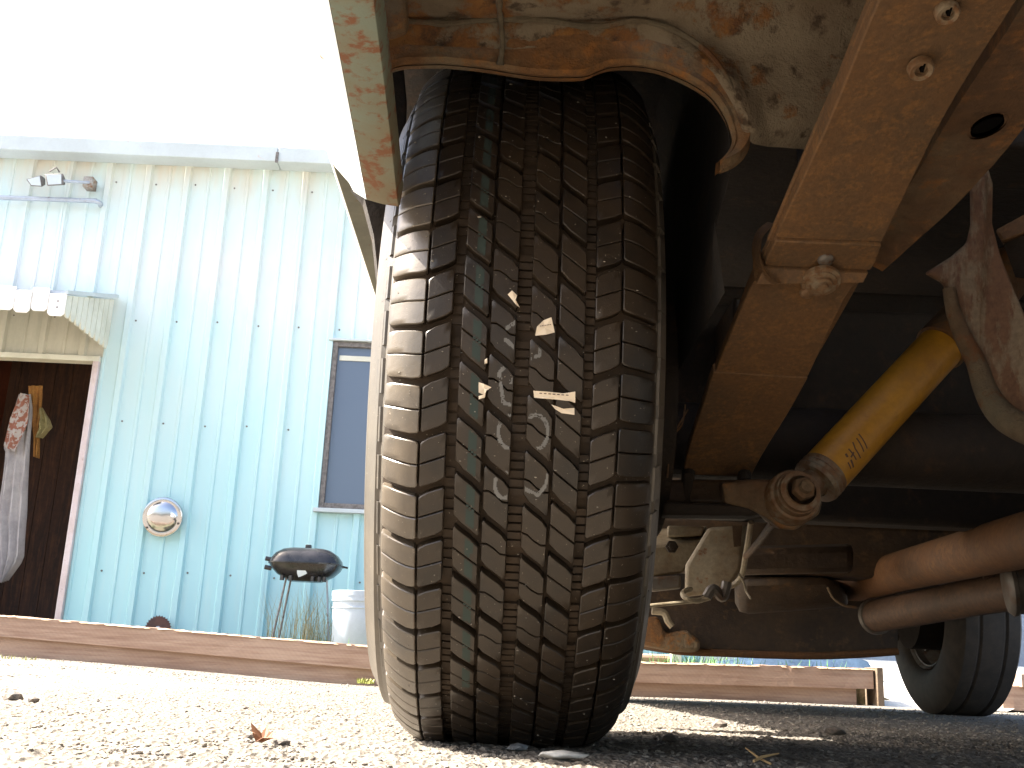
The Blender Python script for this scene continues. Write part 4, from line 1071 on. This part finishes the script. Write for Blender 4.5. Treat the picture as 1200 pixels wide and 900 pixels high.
# dark oval opening: a turned-in rim round a flat black disc painting the hole's shade
nrm = Vector((0, .25, 1)).normalized()
ax_u = (A(1177, 138, .70) - A(1137, 153, .70)) * .5; ax_v = (A(1157, 137, .70) - A(1157, 156, .70)) * .5
def oval(k_, dz): return [hole_c + ax_u * k_ * math.cos(2 * math.pi * i / 28) + ax_v * k_ * math.sin(2 * math.pi * i / 28) + Vector((0, 0, dz)) for i in range(28)]
def rim_rings(rings):
    m = MB(); vs = [v for r in rings for v in r]; fs = [(i * 28 + k, i * 28 + (k + 1) % 28, (i + 1) * 28 + (k + 1) % 28, (i + 1) * 28 + k) for i in range(len(rings) - 1) for k in range(28)]
    return m.add(vs, fs)
hm = flat('hollow_shade_black', (.003, .0025, .002), .95); hm.node_tree.nodes['Principled BSDF'].inputs['Specular IOR Level'].default_value = .05
rim_ = rim_rings([oval(1.22, -.0005), oval(1.14, -.0025), oval(1.02, -.002)]).build('hole_rim', M['frame'], truck, smooth=True)
m = rim_rings([oval(1.0, -.0022), oval(.98, .001)]); n0 = len(m.v); m.v += oval(.98, -.0018); m.f.append(tuple(range(n0, n0 + 28)))
m.build('hole_shade_disc', hm, truck)
# second rail beyond the axle
MB().box((.32, 1.5, .52), (.40, 4.4, .62)).build('frame_rail', M['brown'], truck, bevel=.006)
MB().box((1.22, .0, .50), (1.30, 4.4, .62)).build('frame_rail', M['brown'], truck, bevel=.006)
# ---- leaf spring
spring = empty('leaf_spring', A(950, 300, .8), truck)
def leaf(st_, th, name='leaf', mat='leaf', bevel=.0012, lab=None):
    """st_: stations (left px,y, right px,y, Y)"""
    rows_t = []; rows_b = []
    L_ = spline([A(a, b, Y) for a, b, c, d, Y in st_], 6); R_2 = spline([A(c, d, Y) for a, b, c, d, Y in st_], 6)
    m = MB(); n_ = len(L_); V = []
    for i in range(n_):
        t_ = (L_[min(i + 1, n_ - 1)] - L_[max(i - 1, 0)]).normalized(); up = (R_2[i] - L_[i]).cross(t_).normalized()
        if up.z < 0: up = -up
        j = up * (.0005 * noise.noise(L_[i] * 60))
        V += [L_[i] + j, R_2[i] + j, R_2[i] + up * th, L_[i] + up * th]
    Fc = [(i * 4 + k, i * 4 + (k + 1) % 4, (i + 1) * 4 + (k + 1) % 4, (i + 1) * 4 + k) for i in range(n_ - 1) for k in range(4)] + [(0, 1, 2, 3), tuple(range((n_ - 1) * 4, n_ * 4))]
    m.add(V, Fc); o = m.build(name, M[mat], spring, bevel=bevel)
    return o
leaf([(1066, -60, 1228, -60, .50), (1030, 0, 1192, 0, .56), (968, 150, 1105, 140, .68), (908, 279, 1034, 284, .80)], .009)
leaf([(1060, -60, 1214, -60, .512), (1022, 0, 1180, 0, .57), (962, 150, 1098, 145, .69), (902, 284, 1030, 288, .815), (868, 360, 990, 362, .9), (800, 556, 880, 556, 1.12)], .008)
leaf([(909, 283, 1033, 288, .80), (900, 300, 1027, 306, .822), (896, 312, 1020, 317, .835)], .010)
leaf([(893, 312, 1017, 318, .836), (888, 326, 1007, 331, .850), (876, 345, 991, 350, .868), (838, 436, 947, 441, .965)], .010)
leaf([(836, 436, 947, 443, .962), (822, 480, 924, 484, 1.015), (806, 530, 893, 534, 1.08), (801, 556, 880, 559, 1.115)], .011)
leaf([(1058, -50, 1080, -50, .505), (1026, 0, 1040, 0, .566), (960, 140, 972, 140, .69), (899, 283, 910, 283, .81)], .004, 'leaf_edge')
# clip strap wrapped round the pack
cp = []
for (x, y, x2, y2, yy) in ((915, 333, 893, 336, .835), (904, 327, 884, 325, .832), (893, 312, 882, 305, .832), (890, 295, 881, 290, .838), (894, 278, 886, 272, .842), (906, 264, 898, 262, .85)):
    cp.append([A(x, y, yy - .006), A(x2, y2, yy + .02)])
cpr = [spline([r[k] for r in cp], 4) for k in (0, 1)]
grid_surface([[a, b] for a, b in zip(*cpr)], .004, (.4, .6, .7)).build('spring_clip', M['leaf'], spring, smooth=False)
MB().hexa([A(896, 314, .832), A(1018, 320, .832), A(1012, 332, .838), A(886, 334, .838)], [A(896, 314, .832) + Vector((0, .004, .006)), A(1018, 320, .832) + Vector((0, .004, .006)), A(1012, 332, .838) + Vector((0, .004, .006)), A(886, 334, .838) + Vector((0, .004, .006))]).build('clip_plate', M['leaf'], spring, bevel=.001)
def button(px, py, Y, r, name='rivet', mat='bolt', slot=False, parent=None, ax=(0, -.42, -1)):
    p = A(px, py, Y); axv = Vector(ax).normalized()
    o = MB().lathe([(-.002, r * 1.0), (.0010, r * .98), (.0022, r * .85), (.003, r * .5), (.0032, .0002)], p, axv, 24).build(name, M[mat], parent or spring, origin=p, smooth=True)
    return p, axv
def slot_bolt(px, py, Y, r):
    p = A(px, py, Y); axv = Vector((0, -.42, -1)).normalized()
    o = MB().lathe([(-.003, r * 1.0), (.0016, r * .98), (.0028, r * .86), (.0024, r * .52), (-.001, r * .48), (-.001, .0002)], p, axv, 28).build('button_bolt', M['bolt'], spring, origin=p, smooth=True)
    a = Vector((1, 0, 0)); b = axv.cross(a)
    MB().hexa([p + axv * .003 + a * x * r + b * y * r for x, y in ((-.10, -.05), (.16, -.05), (.10, .72), (-.04, .72))], [p - axv * .002 + a * x * r + b * y * r for x, y in ((-.10, -.05), (.16, -.05), (.10, .72), (-.04, .72))]).build('slot', hm, spring)  # black solid painting the shaded hollow of the slot
slot_bolt(1110, 15, .566, .0074); slot_bolt(1079, 81, .617, .0082)
button(968, 304, .822, .0068, 'rivet', 'steel'); 
p = A(962, 330, .838)
MB().lathe([(-.002, .0165), (.001, .016), (.0015, .013), (.003, .0125), (.0035, .009), (.006, .0085), (.0065, .0055), (.0095, .005), (.010, .0002)], p, (0, -.5, -1), 24).build('rivet', M['bolt'], spring, origin=p, smooth=True)
button(946, 343, .85, .0062, 'rivet', 'bolt')
# ---- axle tube, hub, plate
axz = A(1000, 595, 1.17).z + .048 + .03
MB().tube([(.17, 1.22, axz), (1.5, 1.22, axz)], .044, 24).build('axle_tube', M['dark'], truck, smooth=True)
MB().lathe([(-.13, .05), (-.10, .09), (-.04, .13), (0, .135), (.05, .12), (.10, .08), (.14, .05)], (.85, 1.22, axz), (1, 0, 0), 32).build('differential', M['brown'], truck, smooth=True)
MB().tube([(.12, TY, TZ), (.165, TY, TZ)], .14, 32).build('brake_backplate', M['dark'], truck, smooth=True)
MB().hexa([A(778, 562, 1.10), A(905, 562, 1.08), A(905, 592, 1.07), A(778, 588, 1.09)], [A(778, 562, 1.10) + Vector((0, .12, .01)), A(905, 562, 1.08) + Vector((0, .12, .01)), A(905, 592, 1.07) + Vector((0, .12, 0)), A(778, 588, 1.09) + Vector((0, .12, 0))]).build('spring_plate', M['brown'], truck, bevel=.004)
arm = [(846, 566), (880, 562), (912, 562), (940, 566), (962, 575), (964, 590), (961, 603), (950, 610), (932, 622), (915, 620), (898, 607), (878, 596), (850, 590)]
MB().prism([A(x, y, 1.055) for x, y in arm], (0, .022, .004)).build('damper_bracket', M['frame'], truck, bevel=.003)
MB().prism([A(x, y, 1.058) for x, y in ((778, 588), (900, 592), (905, 600), (880, 604), (778, 603))], (0, .03, .0)).build('spring_plate', M['dark'], truck, bevel=.003)
for x in (806, 872): MB().tube([A(x, 600, 1.09), A(x, 560, 1.10), A(x + 2, 540, 1.14)], .007, 10).build('u_bolt', M['dark'], truck)
cA = A(931, 581, 1.045)
bolt = MB().lathe([(-.02, .0265), (.001, .0265), (.003, .025), (.0035, .0225), (.010, .0215), (.0105, .0185), (.0115, .018), (.012, .0205), (.016, .0200), (.017, .0150), (.019, .0145)], cA, (.12, -1, .15), 32).build('bushing', M['bolt'], truck, origin=cA, smooth=True)
hx = []; axv = Vector((.12, -1, .15)).normalized(); a_ = axv.cross(Vector((0, 0, 1))).normalized(); b_ = axv.cross(a_)
hexp = [cA + axv * .018 + (a_ * math.cos(i * math.pi / 3 + .3) + b_ * math.sin(i * math.pi / 3 + .3)) * .0115 for i in range(6)]
MB().prism(hexp, axv * .009).build('nut', M['leaf'], bolt, bevel=.001)
MB().lathe([(.026, .0065), (.033, .006), (.0335, .0002)], cA, axv, 14).build('stud_end', M['frame'], bolt, smooth=True)
# damper: yellow tube
d0, d1 = A(956, 565, 1.13), A(1103, 406, 1.19); axd = (d1 - d0).normalized(); Ld = (d1 - d0).length
rD = .0262
dam = MB().lathe([(.006, .018), (.007, rD * .93), (.012, rD), (Ld - .0, rD), (Ld + .001, rD * .9), (Ld + .001, .012)], d0, axd, 40).build('damper', M['yellow'], truck, origin=d0, smooth=True)
MB().lathe([(-.004, .016), (-.002, rD * .97), (.002, rD * 1.03), (.005, rD * .99), (.008, rD * 1.04), (.011, rD * .99), (.014, rD * 1.035), (.017, rD * 1.003)], d0, axd, 40).build('end_cap', M['bolt'], dam, smooth=True)
MB().lathe([(Ld - .004, rD * .98), (Ld - .003, rD * 1.13), (Ld + .17, rD * 1.13)], d0, axd, 36).build('dust_tube', M['frame'], dam, smooth=True)
MB().tube([cA + Vector((.0, .012, 0)), cA + Vector((.0, .06, .002))], .024, 20).build('eye', M['bolt'], dam, smooth=True)
MB().tube([cA + Vector((.004, .045, .006)), d0 + axd * .002], .016, 14).build('eye_neck', M['bolt'], dam, smooth=True)
# faded marks printed along the tube: short strokes
def on_damper(t, th, lift=.0003):
    view = (Vector((0, 0, H)) - d0); view -= axd * view.dot(axd); view.normalize(); sd_ = axd.cross(view)
    return d0 + axd * t + (view * math.cos(th) + sd_ * math.sin(th)) * (rD + lift)
m = MB()
def mark(t0, th0, t1, th1, w_=.0009):
    n_ = 5
    for i in range(n_):
        a, b = i / n_, (i + 1) / n_
        ta, tb = t0 + (t1 - t0) * a, t0 + (t1 - t0) * b; ha, hb = th0 + (th1 - th0) * a, th0 + (th1 - th0) * b
        d_ = math.hypot(tb - ta, (hb - ha) * rD) or 1; ox = -(hb - ha) * rD / d_ * w_; oh = (tb - ta) / d_ * w_ / rD
        m.add([on_damper(ta + ox, ha + oh), on_damper(tb + ox, hb + oh), on_damper(tb - ox, hb - oh), on_damper(ta - ox, ha - oh)], [(0, 1, 2, 3)])
sg = 1 if on_damper(.05, .5).z < on_damper(.05, 0).z else -1
mark(.064, sg * -.05, .060, sg * .62); mark(.058, sg * -.0, .054, sg * .6); mark(.051, sg * .0, .047, sg * .25); mark(.047, sg * .25, .046, sg * .7)
mark(.041, sg * .05, .040, sg * .6); mark(.043, sg * .3, .036, sg * .35); mark(.034, sg * .1, .033, sg * .25, .0014); mark(.034, sg * .42, .032, sg * .75, .0013); mark(.029, sg * .4, .028, sg * .7)
m.build('faded_marks', M['ink'], dam)
# upper damper mount and the painted strap at the right
strap_out = [(1140, 205), (1158, 192), (1165, 215), (1164, 262), (1174, 300), (1190, 340), (1204, 372), (1232, 430), (1250, 500), (1225, 512), (1200, 503), (1178, 492), (1162, 474), (1152, 452), (1143, 425), (1128, 397), (1117, 370), (1112, 345), (1108, 332), (1086, 320), (1099, 312), (1118, 300), (1136, 284), (1141, 262)]
cen = Vector((1160, 360, 0)); 
m = MB(); fr_ = []
def strapY(x, y): return .93 + .035 * math.sin((y - 200) / 300 * 2.6) - .0005 * max(0, x - 1150)
front = [A(x, y, strapY(x, y)) for x, y in strap_out]
strap = MB().prism(front, (.0, .010, .003)).build('mount_strap', M['strap'], truck, bevel=.003)
# rolled edge along its left side gives it the curved lip
sp = spline([A(x, y, strapY(x, y) - .002) for x, y in ((1112, 338), (1118, 368), (1130, 398), (1144, 425), (1153, 452), (1164, 474), (1180, 491), (1203, 503), (1226, 510))], 4)
MB().tube(sp, [.006 + .009 * i / len(sp) for i in range(len(sp))], 14).build('rolled_edge', M['under'], truck, smooth=True)
MB().hexa([A(1166, 270, .98), A(1225, 238, .95), A(1225, 262, .94), A(1174, 284, .97)], [A(1166, 270, 1.05), A(1225, 238, 1.02), A(1225, 290, 1.03), A(1184, 300, 1.05)]).build('cross_bracket', M['leaf'], truck, bevel=.003)
MB().hexa([A(1176, 286, .975), A(1225, 264, .945), A(1225, 330, .96), A(1190, 325, .98)], [A(1176, 286, 1.05), A(1225, 264, 1.02), A(1225, 330, 1.03), A(1190, 325, 1.05)]).build('cross_bracket', M['dark'], truck)
MB().box((.30, .98, .60), (1.3, 1.08, .70)).build('crossmember', M['dark'], truck, bevel=.006)
MB().box((-.20, 1.64, .46), (1.5, 1.72, .66)).build('crossmember', M['dark'], truck, bevel=.01)
MB().box((.30, 1.74, .33), (1.5, 1.80, .60)).build('crossmember', M['dark'], truck, bevel=.01)
# ---- fuel tank / transmission details low centre
k1 = MB().hexa([A(830, 618, 1.66), A(874, 616, 1.64), A(868, 668, 1.64), A(852, 694, 1.65), A(802, 700, 1.66), A(803, 662, 1.66)], [A(830, 618, 1.84) , A(878, 616, 1.84), A(872, 668, 1.84), A(856, 690, 1.84), A(806, 696, 1.84), A(806, 662, 1.84)]).build('gearbox_cover', M['alu'], truck, bevel=.006)
MB().hexa([A(764, 640, 1.70), A(824, 632, 1.70), A(800, 672, 1.70), A(762, 676, 1.70)], [A(764, 620, 1.88), A(830, 616, 1.88), A(806, 660, 1.88), A(762, 664, 1.88)]).build('cover_flange', M['alu'], truck, bevel=.004)
MB().hexa([A(762, 676, 1.68), A(798, 674, 1.68), A(798, 690, 1.68), A(762, 694, 1.68)], [A(762, 676, 1.8), A(798, 674, 1.8), A(798, 690, 1.8), A(762, 694, 1.8)]).build('cover_flange', M['muffler'], truck, bevel=.004)
MB().hexa([A(782, 616, 1.70), A(826, 617, 1.70), A(822, 628, 1.70), A(782, 630, 1.70)], [A(782, 616, 1.85), A(826, 617, 1.85), A(822, 628, 1.85), A(782, 630, 1.85)]).build('tank_strap', M['alu'], truck, bevel=.003)
p = A(787, 641, 1.69); MB().lathe([(0, .010), (.006, .010), (.0065, .006), (.010, .006), (.0105, .0002)], p, (0, -1, 0), 6).build('cover_bolt', M['dark'], k1, origin=p)
MB().hexa([A(858, 616, 1.63), A(870, 616, 1.63), A(868, 640, 1.63), A(860, 641, 1.63)], [A(858, 616, 1.65), A(870, 616, 1.65), A(868, 640, 1.65), A(860, 641, 1.65)]).build('cover_tab', M['frame'], k1)
MB().tube(spline([A(*p_) for p_ in ((880, 612, 1.5), (874, 650, 1.55), (866, 680, 1.6), (840, 694, 1.62), (818, 704, 1.6), (803, 700, 1.6), (801, 694, 1.62), (810, 690, 1.63))], 6), .0042, 8).build('brake_line', M['alu'], truck, smooth=True)
MB().tube(spline([A(*p_) for p_ in ((828, 700, 1.6), (836, 690, 1.6), (846, 700, 1.6), (850, 692, 1.6), (852, 682, 1.6))], 6), .0075, 8).build('hose_loop', M['muffler'], truck, smooth=True)
MB().tube([A(906, 612, 1.10), A(890, 634, 1.3), A(874, 652, 1.5)], .0042, 8).build('brake_line', M['leaf'], truck)
MB().tube(spline([A(*p_) for p_ in ((760, 710, 1.6), (790, 707, 1.6), (820, 704, 1.6), (832, 701, 1.6))], 4), .0028, 8).build('cable', M['alu'], truck)
MB().tube(spline([A(*p_) for p_ in ((866, 672, 1.55), (872, 684, 1.55), (874, 692, 1.55), (880, 702, 1.54))], 4), .0016, 6).build('loose_wire', M['alu'], truck)
MB().tube(spline([A(*p_) for p_ in ((970, 688, 2.3), (976, 700, 2.3), (988, 709, 2.3), (1004, 712, 2.3))], 4), .003, 6).build('loose_wire', M['frame'], truck)
MB().tube(spline([A(*p_) for p_ in ((782, 560, 1.06), (785, 528, 1.06), (792, 505, 1.06), (806, 480, 1.06))], 4), .0009, 6).build('loose_wire', M['frame'], truck)
MB().tube(spline([A(*p_) for p_ in ((786, 512, 1.06), (799, 498, 1.06), (803, 474, 1.06))], 4), .0009, 6).build('loose_wire', M['frame'], truck)
# crossmembers and pans receding forward
MB().hexa([A(862, 643, 2.0), A(1000, 640, 2.0), A(1000, 672, 2.0), A(866, 675, 2.0)], [A(862, 640, 2.2), A(1000, 637, 2.2), A(1000, 660, 2.2), A(866, 663, 2.2)]).build('crossmember', M['brown'], truck, bevel=.012)
MB().box((.2, 2.3, .30), (1.35, 2.42, .42)).build('crossmember', M['brown'], truck, bevel=.02)
z0 = A(900, 765, 3.0).z
pan = MB()
pan_pts = [(742, 752, 728), (775, 759, 735), (800, 763, 728), (850, 765, 718), (900, 767, 712), (960, 768, 708), (1010, 766, 712), (1052, 763, 716)]
rows = []
for yy, dz in ((3.0, 0), (3.02, .0), (3.3, .0), (3.6, .03)):
    rows.append([A(x, b, 3.0) + Vector((0, yy - 3.0, dz + .004 * noise.noise(Vector((x * .04, yy * 4, 0))))) for x, b, t in pan_pts])
top = [A(x, t, 3.0) + Vector((0, .0, 0)) for x, b, t in pan_pts]
topb = [A(x, 690, 3.0) + Vector((0, .05, 0)) for x, b, t in pan_pts]
grid_surface([topb, top] + rows).build('oil_pan', M['brown'], truck, origin=(.9, 3.1, .25), smooth=True)
lipm = [A(x, b + .5, 2.99) for x, b, t in pan_pts]
MB().tube(spline(lipm, 4), .010, 8).build('pan_edge', M['shaft'], truck, smooth=True)
MB().prism([A(x, y, 2.9) for x, y in ((744, 724), (772, 722), (780, 742), (806, 738), (822, 752), (820, 764), (790, 763), (744, 754))], (0, .1, 0)).build('rusty_mount', M['rust'], truck, bevel=.01)
MB().tube(spline([A(*p_) for p_ in ((764, 716, 2.4), (778, 718, 2.4), (783, 728, 2.4), (788, 734, 2.4))], 4), .008, 8).build('bracket_lip', M['alu'], truck, smooth=True)
MB().box((.15, 3.05, .30), (1.45, 3.9, .60)).build('engine_block', M['dark'], truck, bevel=.03)
MB().box((-.1, 4.3, .26), (1.7, 4.5, .50)).build('front_valance', M['dark'], truck, bevel=.02)
MB().hexa([A(860, 676, 2.3), A(980, 676, 2.3), A(1000, 712, 2.4), A(862, 722, 2.4)], [A(860, 676, 2.9), A(980, 676, 2.9), A(1000, 700, 2.9), A(862, 706, 2.9)]).build('gearbox', M['brown'], truck, bevel=.03)
# driveshaft
MB().tube([A(988, 688, 2.6), A(1004, 684, 2.5), A(1060, 668, 2.25), A(1205, 632, 1.60), A(1320, 604, 1.3)], [.030, .040, .041, .041, .041], 28).build('drive_shaft', M['shaft'], truck, smooth=True)
MB().tube([A(1026, 722, 2.42), A(1080, 712, 2.25), A(1150, 698, 2.05), A(1240, 684, 1.85)], .035, 24).build('exhaust_pipe', M['pipe'], truck, smooth=True)
MB().lathe([(-.008, .034), (-.008, .040), (.004, .040), (.006, .035)], A(1027, 722, 2.42), (A(1080, 712, 2.25) - A(1026, 722, 2.42)), 28).build('pipe_flange', M['muffler'], truck, smooth=True)
c_ = A(1192, 686, 1.80); axm = Vector((1, -.30, .10)).normalized()
MB().lathe([(-.02, .0005), (-.02, .03), (-.018, .044), (-.012, .050), (-.006, .050), (-.004, .047), (.3, .047), (.302, .001)], c_, axm, 36).build('muffler', M['muffler'], truck, origin=c_, smooth=True)
# hanger tabs by the muffler
MB().hexa([A(1150, 668, 1.85), A(1166, 664, 1.85), A(1166, 676, 1.85), A(1152, 680, 1.85)], [A(1150, 668, 1.9), A(1166, 664, 1.9), A(1166, 676, 1.9), A(1152, 680, 1.9)]).build('hanger', M['pipe'], truck, bevel=.003)

# ---- other wheels
def plain_wheel(cx_, cy_, side_, steer=0):
    """side_: +1 outer face to +X"""
    R2 = .362; cz = .356
    ax = Vector((math.cos(steer), math.sin(steer), 0))
    w_ = MB().lathe([(-.10 * side_, .20), (-.09 * side_, .19), (-.02 * side_, .178), (.02 * side_, .16), (.035 * side_, .10), (.03 * side_, .06), (.05 * side_, .045), (.05 * side_, .001)], (cx_, cy_, cz), ax, 40).lathe([(-.092 * side_, .2), (-.088 * side_, .185), (.08 * side_, .185), (.09 * side_, .205)], (cx_, cy_, cz), ax, 40).build('wheel', M['rimpaint'], truck, origin=(cx_, cy_, cz), smooth=True)
    pf = [(.094, .203), (.108, .214), (.115, .232), (.119, .262), (.116, .300), (.108, .332), (.100, .347)]
    tr = []
    for x in np.linspace(-.092, .092, 24):
        g_ = -.007 if min(abs(x - c) for c in (-.045, 0, .045)) < .004 else 0
        tr.append((float(x), R2 - .6 * x * x + g_))
    MB().lathe([(-x, r) for x, r in pf] + tr + pf[::-1], (cx_, cy_, cz), ax, 72).build('tyre', M['rubber_far'], w_, smooth=True)
    MB().tube([Vector((cx_, cy_, cz)) - ax * .03 * side_, Vector((cx_, cy_, cz)) - ax * .16 * side_], .13, 28).build('brake_drum', M['dark'], w_, smooth=True)
    m_ = MB()
    for k in range(5):
        a = k * 2 * math.pi / 5 + .4; m_ = MB(); d_ = Vector((0, math.cos(a), math.sin(a)))
        c_ = Vector((cx_, cy_, cz)) + d_ * .15 - ax * .055 * side_
        m_.lathe([(0, .022), (.012, .020), (.014, .0005)], c_, -ax * side_, 10)
        m_.build('wheel_nut', M['chrome'], w_)
    return w_
fwx = .5 * (A(1095, 838, 4.05).x + A(1150, 838, 4.05).x)
plain_wheel(1.665, 4.08, 1, .0)
plain_wheel(1.64, 1.172, 1)
plain_wheel(.0, 4.08, -1)

# ---------------------------------------------------------------- small things lying on the gravel
pb = A(655, 887, .985)
vs, fs = rock_verts(1, random.Random(2))
def gpt(px, py):
    d = A(px, py, 1) - Vector((0, 0, H)); t = -H / d.z; return Vector((d.x * t, d.y * t, 0))
q0_ = gpt(658, 893)
o = obj('pebble', [Vector((q0_.x + v.x * .018, q0_.y + v.y * .010, .0055 + v.z * .0085)) for v in vs], fs, M['concrete'], None, origin=q0_, bevel=.001); tag(o, 'flat pale pebble on the gravel in front of the tyre', 'pebble')
vs, fs = rock_verts(1, random.Random(6))
o = obj('pebble', [Vector((.020 + v.x * .009, 1.03 + v.y * .007, .004 + v.z * .006)) for v in vs], fs, patchy('grey_stone', (.22, .24, .25), (.12, .12, .12), None, 90, 200), None, origin=(.02, 1.03, 0)); tag(o, 'small grey pebble just left of the flat pale one', 'pebble')
def gpt(px, py):
    d = A(px, py, 1) - Vector((0, 0, H)); t = -H / d.z; return Vector((d.x * t, d.y * t, 0))
g0 = gpt(785, 868)
for (px, py, r, lab) in ((785, 869, .010, 'dark brown stone at the edge of the sunlit wedge right of the tyre'), (978, 862, .016, 'grey stone in the truck shadow right of the sunlit wedge'), (843, 854, .012, 'small dark stone on the sunlit wedge of gravel')):
    g_ = gpt(px, py); vs, fs = rock_verts(1, random.Random(px)); s_ = r
    o = obj('pebble', [Vector((g_.x + v.x * s_, g_.y + v.y * s_, s_ * .4 + v.z * s_)) for v in vs], fs, M['stone_d'], None, origin=g_); tag(o, lab, 'stone')
for (px, py, r, lab) in ((330, 874, .007, 'dark clod beside the curled brown leaf'), (292, 866, .0055, 'small dark stone left of the curled brown leaf'), (15, 822, .016, 'brown stone at the far left edge of the gravel'), (38, 824, .011, 'small greenish stone right of the brown one at the left edge'), (286, 832, .007, 'small dark stone on the bright gravel before the timbers')):
    g_ = gpt(px, py); vs, fs = rock_verts(1, random.Random(px + 1))
    o = obj('pebble', [Vector((g_.x + v.x * r, g_.y + v.y * r, gh(g_.x, g_.y) + r * .4 + v.z * r)) for v in vs], fs, M['stone_d'], None, origin=g_); tag(o, lab, 'stone')
# curled leaf
lf = gpt(308, 874); n_ = 16; pts = []
for i in range(n_):
    a = 2 * math.pi * i / n_; r = .0105 * (1 + .38 * math.sin(a * 5) + .1 * math.sin(a * 9)); pts.append((r * math.cos(a), r * math.sin(a)))
V = [Vector((lf.x + x, lf.y + y * .55, .004 + 9 * x * x * 4 + .0045 + y * .35 + .002 * math.sin(i * 2.1))) for i, (x, y) in enumerate(pts)] + [Vector((lf.x, lf.y, .003))]
o = obj('fallen_leaf', V + [v + Vector((0, .0006, .0004)) for v in V], [(i, (i + 1) % n_, n_) for i in range(n_)] + [((i + 1) % n_ + n_ + 1, i + n_ + 1, 2 * n_ + 1) for i in range(n_)] + [(i, (i + 1) % n_, (i + 1) % n_ + n_ + 1, i + n_ + 1) for i in range(n_)], M['oakleaf'], None, origin=lf)
tag(o, 'small curled orange brown leaf on the sunny gravel', 'leaf')
tw = gpt(893, 897)
o = MB().tube([tw + Vector((-.010, -.012, .004)), tw + Vector((.0, 0, .007)), tw + Vector((.018, .012, .010))], [.0012, .0014, .0006], 6).tube([tw + Vector((-.010, .02, .013)), tw + Vector((-.002, .004, .006)), tw + Vector((.006, -.008, .002))], [.0006, .0011, .001], 6).build('dry_twig', M['twig'], None, origin=tw)
tag(o, 'dry forked twig on the shaded gravel at the bottom right', 'twig')
